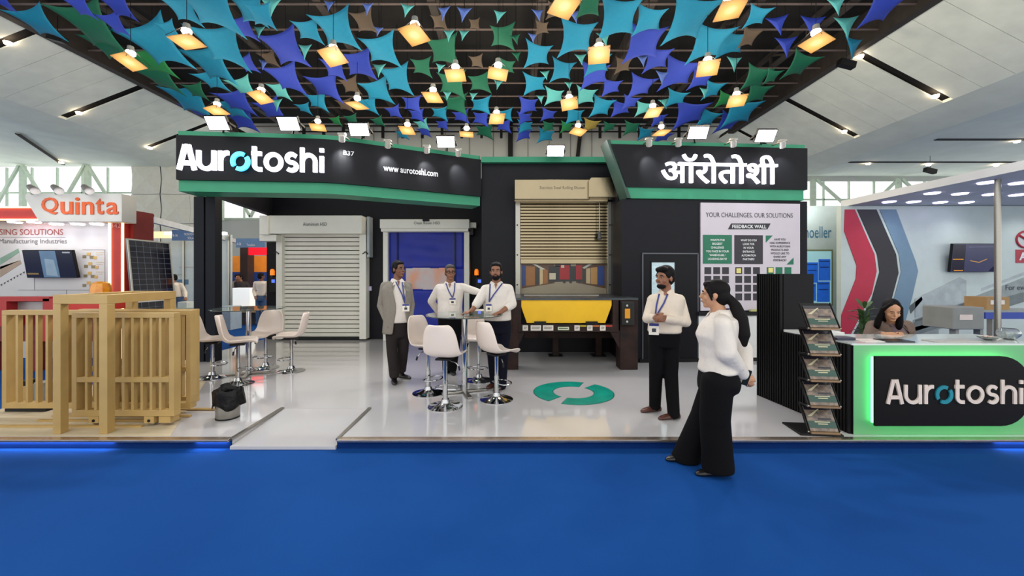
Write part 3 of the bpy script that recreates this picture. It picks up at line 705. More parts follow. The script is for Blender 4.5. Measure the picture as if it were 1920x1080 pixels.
for a, b, c in ((980, 990, None), (995, 1014.5, None), (1018, 1037.5, None), (1046, 1067, (206, 214, 180)), (1077, 1087, None), (1101, 1111, None), (1125, 1135.5, None)):
    t = MB(); frect(t, a, 610 if c is None else 613, b, 620 if c is None else 619, D - 0.024, D - 0.02)
    o = t.build('sticker', STK if c is None else M('sticker_pale', c, 0.5), dk, world=True)
    t = MB(); frect(t, a + 2, 613 if c is None else 615, b - 2, 614 if c is None else 616.5, D - 0.0255, D - 0.024)
    if c is None: frect(t, a + 2, 616, b - 3, 617, D - 0.0255, D - 0.024)
    t.build('print_line', INK, o, world=True)
for a, c in ((1087.5, (206, 180, 30)), (1111.5, (206, 110, 40)), (1136, (200, 50, 40))):
    t = MB(); frect(t, a, 610, a + 12, 612.5, D - 0.024, D - 0.02); o = t.build('warning_strip', M('strip_%d' % c[1], c, 0.5), dk, world=True)

# ------------------------------------------------------------------ notice board
nb = thing('feedback_board', VP(1407, 582, RA, RB, 0.0), 'white notice board headed Your Challenges, Our Solutions on black wall', 'notice board')
BW = M('board_white', (206, 196, 204), 0.45, var=0.02)
t = MB(); wrect(t, 1314, 381, 1500, 582, RA, RB, 0.0, 0.03); t.build('board', BW, nb, world=True)
t = MB(); wrect(t, 1310, 584, 1426, 592, RA, RB, 0.0, 0.05); t.build('ledge', DARK, nb, world=True)
BI = M('board_ink', (52, 48, 54), 0.6); BG = M('board_green', (22, 110, 80), 0.5)
t = MB(); wtext(t, 'YOUR CHALLENGES, OUR SOLUTIONS', 1323.5, 399, 1486.5, 409, RA, RB, 0.034); t.build('headline', BI, nb, world=True)
t = MB(); wpoly(t, [(1365, 430), (1371, 419), (1445, 419), (1439, 430)], RA, RB, 0.03, 0.034); tp = t.build('title_plate', BI, nb, world=True)
t = MB(); wtext(t, 'FEEDBACK WALL', 1373, 421.5, 1437, 428, RA, RB, 0.036, bold=0.02); t.build('title', INKW, tp, world=True)
cards = [((1318, 440.5, 1372.5, 494.5), BG, INKW, ["WHAT'S THE", 'BIGGEST', 'CHALLENGE', 'YOU FACE IN YOUR', 'WAREHOUSE /', 'LOADING BAYS?']),
         ((1377, 441, 1430.5, 495), BI, INKW, ['WHAT DO YOU', 'LOOK FOR', 'IN YOUR', 'ENTRANCE', 'AUTOMATION', 'PARTNER?']),
         (None, None, BI, ['HAVE YOU', 'HAD EXPERIENCE', 'WITH AUROTOSHI', 'PRODUCTS AND', 'WOULD LIKE TO', 'SHARE ANY', 'FEEDBACK?'])]
for k, (r, mt, im, lines) in enumerate(cards):
    par = nb
    if r:
        t = MB(); wrect(t, *r, RA, RB, 0.03, 0.034); par = t.build('question_card', mt, nb, world=True); cx = (r[0] + r[2]) / 2; y = r[1] + 7.5
    else: cx, y = 1462.5, 447
    for s in lines:
        w = len(s) * 1.35
        t = MB(); wtext(t, s, cx - w, y, cx + w, y + 3.9, RA, RB, 0.036, bold=0.015); y += 7.1 if r else 6.5
        t.build('text_line', im, par, world=True)
for tri in ([(1436, 441.5), (1449, 441.5), (1436, 455)], [(1488, 483), (1488, 496), (1475, 496)]):
    t = MB(); wpoly(t, tri, RA, RB, 0.03, 0.034); t.build('corner_triangle', BG, nb, world=True)
for c, x0 in enumerate((1321, 1379, 1438)):
    for r in range(4):
        for k in range(3):
            if c == 2 and r > 0: continue
            x = x0 + k * 16.6; y = 501 + r * 16.4
            t = MB(); wrect(t, x, y, x + 12.6, y + 13, RA, RB, 0.03, 0.034); t.build('note_square', BG if c == 2 else BI, nb, world=True)
for x, y, w in ((1381, 503, 'on the dark note squares of the feedback board'), (1441, 502, 'on the green note squares of the feedback board')):
    t = MB(); wrect(t, x, y, x + 8.5, y + 9, RA, RB, 0.036, 0.04); o = t.build('sticky_note', M('note_yellow', (228, 218, 130), 0.7)); tag(o, 'pale yellow sticky note ' + w, 'sticky note')
t = MB(); wrect(t, 1408, 580.5, 1422, 584, RA, RB, 0.05, 0.1); o = t.build('note_pad', M('pad_yellow', (190, 190, 120), 0.7)); tag(o, 'small pale yellow note pad on the black board ledge', 'note pad')

# ------------------------------------------------------------------ reception counter
FY = 3.93; CX0 = 3.31
rc = thing('reception_counter', (4.2, 4.1, ZP), 'green-fronted reception counter with backlit black name panel', 'counter')
GRC = M('counter_green', (112, 182, 124), 0.45, var=0.05, scale=2)
MB().box(CX0, 5.2, FY, FY + 0.05, ZP, 0.955).build('front_panel', GRC, rc, world=True, bevel=0.003)
MB().box(CX0 + 0.02, 5.18, FY + 0.05, 4.5, ZP, 0.93).build('carcass', DARK, rc, world=True)
MB().box(CX0 - 0.01, 5.2, FY + 0.005, 4.56, 0.955, 0.972).build('counter_top', M('counter_top_white', (206, 212, 208), 0.08, var=0.03, coat=0.5), rc, world=True)
# black name panel with a rounded right end, standing off on a lit frame
FP = FY - 0.085; zl, zh = ZZ(799, FP), ZZ(668, FP); xl, xr = XX(1641, FP), 4.92; rr = (zh - zl) * 0.42
def npoly(g):
    p = [(xl - g, zl - g), (xr - rr, zl - g)]
    p += [(xr - rr + (rr + g) * math.sin(a), zl + rr - (rr + g) * math.cos(a)) for a in (math.pi / 2 * i / 8 for i in range(1, 9))]
    p += [(xr - rr + (rr + g) * math.cos(a), zh - rr + (rr + g) * math.sin(a)) for a in (math.pi / 2 * i / 8 for i in range(0, 9))]
    return p + [(xl - g, zh + g)]
MB().slab([(x, FY - 0.055, z) for x, z in npoly(-0.015)], (0, 1, 0), 0.035).build('led_halo', M('green_led', (200, 255, 220), 0.5, var=0, emit=(120, 255, 175), estr=3.2), rc, world=True)
npn = MB().slab([(x, FY - 0.085, z) for x, z in npoly(0)], (0, 1, 0), 0.02).build('name_panel', M('panel_brown_black', (15, 12, 11), 0.5, spec=0.2), rc, world=True)
SU2 = (XX(1916, FP) - XX(1660, FP)) / 7.78; so = Vector((XX(1660, FP), FP - 0.001, ZZ(757, FP)))
CRM = M('cream_letter', (226, 208, 196), 0.5); TLT = M('teal_letter', (24, 132, 148), 0.5)
sign(rc, lambda x, y, z: so + Vector((x * SU2, -z, y * SU2 * 1.06)), 0.012, 0.19, CRM, TLT)
# ribbed side wing and tall cabinet
SA, SB_ = (CX0, FY), (3.18, 5.24)
def sx(y): return SA[0] + (SB_[0] - SA[0]) * (y - SA[1]) / (SB_[1] - SA[1])
RIB = M('ribbed_black', (14, 13, 14), 0.5, spec=0.25)
wing = thing('ribbed_wing', (3.3, 4.5, ZP), 'low black ribbed side wing of the reception counter', 'counter wing')
MB().prism([(sx(FY), FY), (sx(4.81), 4.81), (sx(4.81) + 0.3, 4.81), (sx(4.81) + 0.3, 4.56), (CX0 + 0.0, 4.56), (CX0, FY)], ZP, 0.955).build('carcass', DARK, wing, world=True)
MB().prism([(sx(4.57), 4.57), (sx(4.81), 4.81), (3.75, 4.81), (3.75, 4.57)], 0.965, 0.99).build('shelf_top', WHITE, wing, world=True)
t = MB(); n = 24
for i in range(n):
    y = FY + 0.02 + (4.81 - FY - 0.02) * i / n
    t.box(sx(y) - 0.03, sx(y), y, y + 0.022, ZP + 0.002, 0.96)
tag(t.build('ribs', RIB, wing, world=True), kind='stuff')
tc = thing('tall_cabinet', (3.4, 5.0, ZP), 'tall black ribbed cabinet behind the brochure stand', 'cabinet')
MB().prism([(sx(4.81), 4.81), (3.58, 4.81), (3.56, 5.24), (sx(5.24), 5.24)], ZP, 1.65).build('carcass', M('cabinet_black', (16, 15, 18), 0.5, spec=0.2), tc, world=True)
t = MB(); n = 11
for i in range(n):
    y = 4.82 + 0.42 * i / n; t.box(sx(y) - 0.03, sx(y), y, y + 0.022, ZP + 0.002, 1.65)
tag(t.build('ribs', RIB, tc, world=True), kind='stuff')
# things on the counter
CT = 0.972
o = MB().box(XX(1573, 4.1), XX(1608, 4.1), 4.12, 4.26, 0.972, 1.0).build('dark_box', M('navy_box', (44, 44, 66), 0.4), bevel=0.004); tag(o, 'flat dark navy box at the left end of the counter top', 'box')
for i, (a, b, y0, y1, c, z, lab) in enumerate(((1618, 1658, 4.02, 4.2, (226, 222, 214), 0.006, 'white paper sheet left of the black tablet on the counter'), (1655, 1705, 3.99, 4.16, (24, 26, 30), 0.012, 'black tablet lying on the counter before the seated woman'), (1744, 1830, 4.0, 4.14, (176, 172, 166), 0.01, 'grey folder lying beside the crystal dish on the counter'))):
    o = MB().box(XX(a, 4.05), XX(b, 4.05), y0, y1, CT, CT + z).build(('paper_sheet', 'tablet', 'folder')[i], M('flat_item_%d' % i, c, 0.25), bevel=0.002); tag(o, lab, ('paper', 'tablet', 'folder')[i])
CRY = M('clear_glass', (235, 242, 240), 0.04, var=0, trans=0.85)
bx_, by_ = XX(1891, 4.2), 4.2
gb = MB().lathe([(0.03, 0.0), (0.055, 0.008), (0.085, 0.045), (0.088, 0.075), (0.07, 0.105), (0.055, 0.112), (0.055, 0.105), (0.078, 0.072), (0.076, 0.05), (0.045, 0.016), (0.0, 0.012)], 28, (bx_, by_, CT)).build('glass_bowl', CRY, smooth=True, fix=True)
tag(gb, 'round clear glass bowl at the counter edge beside the steel pole', 'bowl')
gd = thing('crystal_dish', (XX(1852, 4.15), 4.15, CT), 'faceted clear crystal dish of wrapped sweets on the counter', 'dish')
MB().lathe([(0.03, 0), (0.07, 0.02), (0.085, 0.035), (0.08, 0.036), (0.06, 0.022), (0, 0.012)], 10, gd.location).build('dish', CRY, gd, world=True)
for i in range(9):
    a = i * 2.4; r = 0.012 + 0.004 * i; c = gd.location + Vector((r * math.cos(a), r * math.sin(a), 0.032 + 0.006 * (i % 2)))
    MB().ell(c, (0.013, 0.009, 0.008), nu=8, nv=5).build('sweet', M('sweet_wrap', (216, 190, 178), 0.3), gd, world=True, smooth=True)

# ------------------------------------------------------------------ brochure stand
bs = thing('brochure_stand', (3.02, 4.0, ZP), 'black zigzag folding brochure stand beside the counter', 'brochure stand', rotz=math.radians(-6))
MB().box(-0.23, 0.16, -0.12, 0.2, 0.0, 0.018).build('base', DARK, bs, bevel=0.004)
TW, TH, TD = 0.26, 0.235, 0.15; pitch = 0.25
BRM = [M('brochure_photo', (86, 78, 74), 0.25, var=0, rgb2=(150, 128, 110), scale=30), M('brochure_green', (36, 74, 62), 0.25), M('brochure_pale', (196, 186, 150), 0.4), M('brochure_dark', (40, 36, 44), 0.25)]
for i in range(5):
    z = 0.03 + i * pitch
    a, b = Vector((0, -0.09, z)), Vector((0, -0.09 + TD, z + TH)); u = (b - a).normalized(); nrm = Vector((0, -u.z, u.y))
    tr = MB().slab([a + Vector((-TW / 2, 0, 0)), a + Vector((TW / 2, 0, 0)), b + Vector((TW / 2, 0, 0)), b + Vector((-TW / 2, 0, 0))], -nrm, 0.008).build('tray', DARK, bs)
    MB().box(-TW / 2, TW / 2, a.y - 0.03, a.y + 0.005, z - 0.01, z + 0.006).build('ledge', M('ledge_brass', (150, 120, 90), 0.4), tr)
    for s in (-1, 1):
        x = s * (TW / 2 + 0.012)
        t = MB(); t.bar((x, a.y, a.z), (x, b.y, b.z), 0.008, 0.02); t.build('scissor_arm', DARK, bs)
        if i < 4: t = MB(); t.bar((x, b.y, b.z), (x, -0.09, z + pitch), 0.008, 0.02); t.build('scissor_arm', DARK, bs)
    for s in (-1, 1): MB().cyl((s * (TW / 2 + 0.02), -0.09, z), (s * (TW / 2 + 0.008), -0.09, z), 0.012, n=8).build('pivot', STEEL, bs)
    # brochure
    R_ = Matrix.Rotation(bs.rotation_euler.z, 3, 'Z')
    bl = thing('brochure', bs.location + R_ @ (a + nrm * 0.003), ('glossy brochure with green foot in the topmost rack tray', 'glossy brochure in the second rack tray from the top', 'glossy brochure in the middle rack tray', 'glossy brochure in the rack tray above the lowest', 'glossy brochure in the lowest rack tray')[4 - i], 'brochure', 'brochures in the zigzag stand', rotz=bs.rotation_euler.z)
    w, hh = 0.25, 0.24
    def q(x0, v0, x1, v1, o): return [Vector((x0 * w / 2, 0, 0)) + u * (v0 * hh) + nrm * o, Vector((x1 * w / 2, 0, 0)) + u * (v0 * hh) + nrm * o, Vector((x1 * w / 2, 0, 0)) + u * (v1 * hh) + nrm * o, Vector((x0 * w / 2, 0, 0)) + u * (v1 * hh) + nrm * o]
    MB().slab(q(-1, 0.02, 1, 1, 0.012), -nrm, 0.01).build('cover', BRM[0], bl)
    t = MB(); t.slab(q(-1, 0.14, 1, 0.42, 0.013), -nrm, 0.001, 0); t.slab(q(-0.5, 0.36, 0.6, 0.40, 0.014), -nrm, 0.001, 1); t.slab(q(-0.3, 0.28, 0.4, 0.32, 0.014), -nrm, 0.001, 1)
    t.slab(q(-0.2, 0.46, 0.75, 0.54, 0.014), -nrm, 0.001, 2); t.slab([q(-0.9, 0.6, 0, 0, 0.014)[0], q(0, 0.9, 0, 0, 0.014)[0], q(0.1, 0.9, 0, 0, 0.014)[0], q(-0.6, 0.6, 0, 0, 0.014)[0]], -nrm, 0.001, 1)
    t.slab(q(-1, 0.86, 1, 1.0, 0.013), -nrm, 0.001, 2)
    t.build('cover_print', [BRM[1], BRM[2], BRM[3]], bl)

# ------------------------------------------------------------------ bar tables and stools
def table(px, py, label):
    g = G(px, py); o = thing('bar_table', g, label, 'bar table', 'glass bar tables')
    MB().lathe([(0.0, 1.018), (0.5, 1.018), (0.505, 1.024), (0.5, 1.03), (0.0, 1.03)], 48, (0, 0, 0)).build('glass_top', GLASS, o, smooth=True)
    MB().cyl((0, 0, 0.02), (0, 0, 1.0), 0.038, n=20).build('column', CHROME, o, smooth=True)
    MB().lathe([(0.12, 1.0), (0.12, 1.018), (0.03, 1.018)], 20, (0, 0, 0)).build('mounting_disc', CHROME, o)
    for a in range(4):
        an = math.radians(20 + 90 * a); d = Vector((math.cos(an), math.sin(an), 0))
        MB().bar(d * 0.02 + Vector((0, 0, 0.02)), d * 0.3 + Vector((0, 0, 0.012)), 0.06, 0.024).build('foot', STEEL, o, bevel=0.004)
    return o
def stool(px, py, face, label, seat=0.6, group='white bucket bar stools'):
    """face: heading of the sitter in degrees, 0 = +x, 90 = away from the camera"""
    g = G(px, py); o = thing('bar_stool', g, label, 'bar stool', group, rotz=math.radians(face - 90))
    MB().lathe([(0.0, 0.0), (0.205, 0.0), (0.205, 0.006), (0.17, 0.012), (0.10, 0.026), (0.055, 0.05), (0.04, 0.09), (0.0, 0.09)], 32).build('base', CHROME, o, smooth=True)
    MB().cyl((0, 0, 0.08), (0, 0, 0.3), 0.03, n=16).build('outer_column', CHROME, o, smooth=True)
    MB().cyl((0, 0, 0.28), (0, 0, seat - 0.03), 0.024, n=16).build('gas_piston', CHROME, o, smooth=True)
    pts = [(0.03, 0, 0.2), (0.12, 0.02, 0.2)] + [(0.15 * math.cos(a), 0.07 + 0.12 * math.sin(a), 0.2) for a in (math.pi * i / 8 for i in range(0, 9))] + [(-0.12, 0.02, 0.2), (-0.03, 0, 0.2)]
    MB().tube(pts, 0.009, 8).build('foot_ring', CHROME, o, smooth=True)
    MB().box(-0.09, 0.09, -0.09, 0.09, seat - 0.045, seat - 0.025).build('seat_plate', DARK, o)
    t = MB().tube([(0.04, 0, seat - 0.05), (0.14, -0.02, seat - 0.08), (0.18, -0.03, seat - 0.12)], 0.006, 6); lv = t.build('lever', CHROME, o)
    MB().cyl((0.175, -0.03, seat - 0.11), (0.19, -0.035, seat - 0.16), 0.012, n=8).build('lever_grip', DARK, lv)
    # one-piece shell: rows from front lip over the seat and up the back (sitter faces +y)
    prof = [(0.235, -0.035, 0.18), (0.22, 0.0, 0.205), (0.12, 0.006, 0.225), (0.0, 0.0, 0.235), (-0.10, 0.0, 0.235), (-0.165, 0.025, 0.23), (-0.20, 0.08, 0.222), (-0.225, 0.18, 0.215), (-0.245, 0.28, 0.195), (-0.26, 0.35, 0.165), (-0.265, 0.385, 0.12)]
    nx = 12; vs = []
    for y, z, w in prof:
        for i in range(nx + 1):
            s = -1 + 2 * i / nx; e = s * s
            up = 0.045 * e * e if z < 0.05 else 0.0; fw = (0.07 * e if z >= 0.02 else 0.0)
            vs.append((s * w, y + fw, seat + z + up))
    fs = [(j * (nx + 1) + i, j * (nx + 1) + i + 1, (j + 1) * (nx + 1) + i + 1, (j + 1) * (nx + 1) + i) for j in range(len(prof) - 1) for i in range(nx)]
    b = MB().add(vs, fs).build('seat_shell', OFFW, o, smooth=True, solid=0.016, sub=1, fix=False)
    return o
table(871, 736, 'round glass bar table where the bearded man rests his hands')
table(466, 702, 'round glass bar table standing beside the paired black posts')
stool(835, 762, 78, 'white bar stool with its back to the aisle, before the three men', 0.6)
stool(803, 737, -28, 'white bar stool turned sideways beside the man in the grey jacket', 0.62)
stool(931, 749, 38, 'white bar stool in front of the bearded man, seat turned to the dock', 0.6)
stool(898, 713, -100, 'white bar stool tucked behind the glass table beside the bearded man', 0.64)
stool(398, 708, 22, 'white bar stool closest to the beige sliding gate', 0.56)
stool(446, 720, 28, 'white bar stool standing between the bin and the left glass table', 0.6)
stool(498, 690, -88, 'white bar stool on the side of the left glass table towards the shutter', 0.56)
stool(546, 696, 198, 'white bar stool with its backrest towards the aluminium roller shutter', 0.56)

# bin
g = G(427, 783); bn = thing('waste_bin', g, 'small steel waste bin with a black bag folded over its rim', 'bin')
MB().lathe([(0.0, 0.0), (0.112, 0.0), (0.115, 0.012)], 28).build('base_ring', DARK, bn, smooth=True)
MB().lathe([(0.11, 0.012), (0.113, 0.02), (0.116, 0.27), (0.108, 0.27), (0.106, 0.03), (0.0, 0.025)], 28).build('drum', STEEL, bn, smooth=True)
random.seed(3); vs = []; prof = [(0.085, 0.22), (0.10, 0.29), (0.115, 0.32), (0.126, 0.30), (0.124, 0.24), (0.126, 0.18), (0.132, 0.13)]; n = 40
for k, (r, z) in enumerate(prof):
    for j in range(n):
        a = 2 * math.pi * j / n; w = 1 + 0.06 * math.sin(5 * a + k) + 0.05 * math.sin(11 * a) * (k / 6); flap = 0.035 * max(0, math.cos(a - 0.3)) ** 3 * (k / 6) + 0.03 * max(0, math.cos(a - 2.9)) ** 3 * (k / 6)
        vs.append(((r * w + flap) * math.cos(a), (r * w + flap) * math.sin(a), z + 0.015 * math.sin(3 * a + 1) * (1 if k < 4 else 2) + random.uniform(-.006, .006)))
fs = [(i * n + j, i * n + (j + 1) % n, (i + 1) * n + (j + 1) % n, (i + 1) * n + j) for i in range(len(prof) - 1) for j in range(n)]
MB().add(vs, fs).build('liner_bag', M('bin_bag', (11, 9, 9), 0.4, bump=0.8, bscale=25, spec=0.25), bn, smooth=True, solid=0.004)

# ------------------------------------------------------------------ telescopic sliding gate
gt = thing('gate_portal', (-4.2, 4.3, ZP), 'beige steel portal frame straddling the sliding gate leaves', 'gate frame')
ZT = 1.445
for x, y, w in ((XX(106, 3.93), 3.93, 0.075), (XX(193, 3.93), 3.93, 0.08), (-4.07, 4.78, 0.08), (-4.52, 4.78, 0.08)):
    MB().box(x - w / 2, x + w / 2, y, y + w, ZP + 0.004, ZT - 0.09).build('post', BRASS, gt, world=True, bevel=0.004)
xa, xb = XX(106, 3.93), XX(193, 3.93)
MB().box(xa - 0.0375, xb + 0.04, 3.93, 4.01, ZT - 0.09, ZT).build('front_header', BRASS, gt, world=True, bevel=0.004)
MB().bar((xb, 4.0, ZT - 0.045), (-4.07, 4.86, ZT - 0.045), 0.08, 0.09).build('side_header', BRASS, gt, world=True, bevel=0.004)
MB().bar((xa, 4.0, ZT - 0.045), (-4.52, 4.86, ZT - 0.045), 0.075, 0.09).build('side_header', BRASS, gt, world=True, bevel=0.004)
MB().box(-4.56, -4.03, 4.78, 4.86, ZT - 0.09, ZT).build('rear_header', BRASS, gt, world=True, bevel=0.004)
def leaf(name, x0, x1, y, dep, label, mid, bars, z0=0.2, z1=1.25):
    o = thing(name, ((x0 + x1) / 2, y, ZP), label, 'gate leaf')
    for a, b in ((z0, z0 + 0.06), (z1 - 0.05, z1)): MB().box(x0, x1, y, y + dep, a, b).build('rail', BRASS, o, world=True, bevel=0.003)
    if mid: MB().box(x0 + 0.05, x1 - 0.05, y, y + dep, mid - 0.025, mid + 0.025).build('rail', BRASS, o, world=True, bevel=0.003)
    for x in (x0, x1 - 0.05): MB().box(x, x + 0.05, y, y + dep, z0 + 0.06, z1 - 0.05).build('stile', BRASS, o, world=True, bevel=0.003)
    bar_ = MB().box(-0.013, 0.013, y + 0.005, y + 0.05, z0 + 0.06, z1 - 0.05).build('bar', BRASS, None)
    bar_.parent = o
    for i in range(bars):
        x = x0 + 0.05 + (x1 - x0 - 0.1) * (i + 1) / (bars + 1); loc = (x - o.location.x, -o.location.y, -o.location.z)
        if i == 0: bar_.location = loc
        else: share(bar_, 'bar', loc, o)
    return o
fl = leaf('gate_leaf', XX(134, 4.12), XX(326, 4.12), 4.12, 0.085, 'front beige sliding gate leaf with a middle rail and wheels', 0.57, 9)
leaf('gate_leaf', XX(3, 4.36), XX(376, 4.5), 4.36, 0.085, 'rear beige sliding gate leaf reaching out behind the portal, without a middle rail', None, 17, 0.2, 1.255)
leaf('gate_leaf', XX(150, 4.6), XX(372, 4.62), 4.58, 0.06, 'hindmost beige gate leaf showing through the bars', 0.57, 9)
for px in (181, 284):
    x = XX(px, 4.15); MB().box(x - 0.05, x + 0.05, 4.12, 4.24, 0.13, 0.2).build('wheel_bracket', BRASS, fl, world=True)
    MB().cyl((x, 4.15, 0.148), (x, 4.21, 0.148), 0.045, n=18).build('wheel', STEEL, fl, world=True)
    MB().cyl((x, 4.115, 0.155), (x, 4.13, 0.155), 0.015, n=8).build('axle_bolt', DARK, fl, world=True)
MB().box(XX(296, 4.12), XX(318, 4.12), 4.13, 4.24, 0.13, 0.2).build('drive_foot', BRASS, fl, world=True)
for i, (xa_, xb_, y) in enumerate(((-5.8, -3.75, 4.1), (-5.0, -3.62, 4.26), (-5.0, -3.5, 4.4), (-4.9, -3.35, 4.62))):
    o = MB().box(xa_, xb_, y, y + 0.035, ZP + 0.004, ZP + 0.022).build('floor_track', BRASS); tag(o, ('long beige floor rail under the front gate leaf', 'short beige floor rail just behind the front gate wheels', 'beige floor rail under the rear gate leaf', 'beige floor rail under the hindmost gate leaf')[i], 'floor rail')
gm = thing('gate_motor', (XX(62, 4.62), 4.62, ZP), 'grey and black gate motor behind the rear gate leaf', 'motor')
MB().box(-0.26, 0.2, -0.05, 0.2, 0.0, 0.04).build('base', DARK, gm)
MB().box(0.0, 0.12, 0.0, 0.15, 0.04, 0.32).build('housing', GREYM, gm, bevel=0.01)
MB().box(-0.17, -0.08, 0.0, 0.12, 0.04, 0.28).build('drive_unit', BRASS, gm, bevel=0.01)
MB().box(-0.16, -0.09, 0.0, 0.12, 0.28, 0.34).build('cover', DARK, gm, bevel=0.01)
# ------------------------------------------------------------------ neighbouring stand on the left (white and red)
WARM = M('warm_led', (255, 230, 180), 0.5, var=0, emit=(255, 214, 140), estr=4.0)
BL = FL(8.0); QW = M('print_wall', (186, 184, 184), 0.5, var=0.05, scale=1.5)
qb = thing('display_wall', (XX(100, 8.0), 8.0, 0), 'white display wall printed with conveyor pictures behind the sliding gate', 'display wall')
MB().box(-12.5, XX(206, 8.0), 8.0, 8.15, 0, ZZ(412, 8.0)).build('wall_panel', QW, qb, world=True)
t = MB(); wtext(t, 'SING SOLUTIONS', -1, 429.5, 118, 440.5, *BL, 0.006); t.build('headline', M('maroon_ink', (150, 62, 56), 0.6), qb, world=True)
t = MB(); wtext(t, 'Manufacturing Industries', -2, 447.5, 125, 459, *BL, 0.006); t.build('subline', M('grey_ink', (110, 108, 110), 0.6), qb, world=True)
t = MB()
for r in ((0, 444.6, 122, 445.2), (34, 543.5, 206, 544.2), (64, 521, 64.7, 544), (124, 544, 124.7, 556), (154, 468, 196, 468.6), (196, 468, 196.6, 540)): wrect(t, *r, *BL, 0.0, 0.005)
t.build('rule_lines', M('rule_grey', (130, 126, 130), 0.6), qb, world=True)
t = MB()
for m, pts in enumerate(([(0, 484), (34, 466), (36, 473), (0, 497)], [(0, 500), (38, 488), (40, 494), (0, 520)], [(0, 497), (37, 474), (38, 488), (0, 505)])): wpoly(t, pts, *BL, 0.0, 0.004, m)
for i in range(8): wpoly(t, [(i * 6, 534 - i * 3.3), (i * 6 + 4, 532 - i * 3.3), (i * 6 + 3, 536 - i * 3.3)], *BL, 0.0, 0.005, 3)
t.build('conveyor_print', [M('ink_green', (112, 142, 124), 0.6), M('ink_tan', (150, 130, 112), 0.6), M('ink_grey', (176, 172, 168), 0.6), M('ink_black', (60, 58, 62), 0.6)], qb, world=True)
for i, (x, y) in enumerate(((166, 480), (169, 498), (168, 516), (166, 534))):
    t = MB()
    for dx, dy, w, m in ((-8, 1, 7, 0), (0, -4, 7, 1), (6, 2, 8, 0), (12, 3, 6, 1)): wrect(t, x + dx - w / 2, y + dy - 2.5, x + dx + w / 2, y + dy + 3, *BL, 0.0, 0.004 + 0.001 * m, m)
    wrect(t, 180, y - 7, 194, y - 6, *BL, 0.0, 0.004, 2); wrect(t, 180, y - 3, 192, y - 2.3, *BL, 0.0, 0.004, 2)
    t.build('machine_print', [M('ink_olive', (120, 110, 84), 0.6), M('ink_gold', (186, 152, 82), 0.6), M('ink_pale', (190, 170, 140), 0.6)], qb, world=True)
def tv(name, pts, label, cols, d=7.9, lean=0.09):
    a, b, c, e = pts                                    # px of TL TR BR BL
    TL, TR, BR, BL_ = P(*a, d - lean), P(*b, d - lean), P(*c, d), P(*e, d)
    TR.z = TL.z; BL_.z = BR.z
    o = thing(name, (BL_ + BR) / 2, label, 'screen'); n = (TR - TL).cross(BL_ - TL).normalized(); n = n if n.y > 0 else -n
    MB().slab([TL, TR, BR, BL_], n, 0.05).build('casing', DARK, o, world=True)
    def at(u, v): return TL + (TR - TL) * u + (BL_ + (BR - BL_) * u - TL - (TR - TL) * u) * v - n * 0.004
    t = MB(); ms = []
    for i, (poly, rgb) in enumerate(cols):
        t.slab([at(u, v) - n * 0.0008 * i for u, v in poly], n, 0.002, i); ms.append(M('screen_%s_%d' % (name, i) + str(rgb[0]), rgb, 0.2, var=0.1, scale=6, emit=rgb, estr=0.35))
    t.build('picture', ms, o, world=True); MB().bar((TL + BR) / 2 + n * 0.05, (TL + BR) / 2 + n * 0.09, 0.2, 0.2).build('bracket', DARK, o, world=True)
    return o
full = [(0.01, 0.015), (0.99, 0.015), (0.99, 0.985), (0.01, 0.985)]
tv('wall_screen', ((41, 469), (135, 468), (146, 521), (51, 521)), 'flat screen on the white wall left of the red pillar', [(full, (26, 28, 42)), ([(0.34, .02), (0.66, .02), (0.66, .98), (0.34, .98)], (88, 112, 136)), ([(0.42, .3), (0.6, .35), (0.62, .95), (0.4, .9)], (124, 144, 158)), ([(0.03, .82), (0.25, .82), (0.25, .88), (0.03, .88)], (120, 100, 60)), ([(0.8, .06), (0.95, .06), (0.95, .11), (0.8, .11)], (150, 150, 160))])
hd = thing('red_header', (XX(30, 7.7), 7.7, ZZ(412, 7.7)), 'red header beam with warm light lines, left of the white Quinta sign', 'header beam')
MB().box(-12.5, XX(70, 7.7), 7.7, 7.99, ZZ(411, 7.7), ZZ(390, 7.7)).build('beam', RED, hd, world=True)
for y in (388.5, 411.5): MB().box(-12.5, XX(72, 7.68), 7.66, 7.72, ZZ(y + 1.2, 7.68), ZZ(y - 1.0, 7.68)).build('light_line', WARM, hd, world=True)
qs = thing('quinta_sign', (XX(140, 7.5), 7.5, ZZ(416, 7.5)), 'white sign board with orange Quinta letters above the red pillar', 'sign')
t = MB(); wpoly(t, [(49, 363), (228, 363), (228, 416), (73, 416), (47, 373), (47, 366)], *FL(7.5), -0.3, 0.0); t.build('board', M('sign_white', (214, 212, 206), 0.5, var=0.03), qs, world=True, bevel=0.01)
for s, a, b, yt, yb in (('Q', 77, 108, 370, 402), ('u', 113, 136, 378, 402), ('i', 140.5, 148, 370, 402), ('n', 153, 175, 378, 402), ('t', 179, 194, 372, 402), ('a', 199, 221, 379, 402)):
    t = MB(); wtext(t, s, a, yt, b, yb, *FL(7.5), 0.02, bold=0.012, thick=0.015); o = t.build('letter', M('orange_letter', (226, 92, 30), 0.4, var=0.02), qs, world=True)
for x in (62, 107, 164):
    hs = thing('arm_spotlight', P(x, 362, 7.45), 'small grey arm spotlight clipped on top of the Quinta sign', 'spotlight', 'spotlights on the Quinta sign')
    MB().bar(P(x - 2, 363, 7.5), P(x - 5, 352, 7.1), 0.03).build('arm', GREYM, hs, world=True)
    MB().cyl(P(x - 6, 350, 7.15), P(x + 4, 358, 7.0), 0.045, 0.065, n=12).build('head', M('lamp_grey', (110, 106, 104), 0.5), hs, world=True)
    lamp('spot_beam', 'SPOT', P(x + 6, 360, 6.9), 12, (1, 1, 1), hs, 0.04, P(x + 12, 395, 7.5), 100, 0.8)
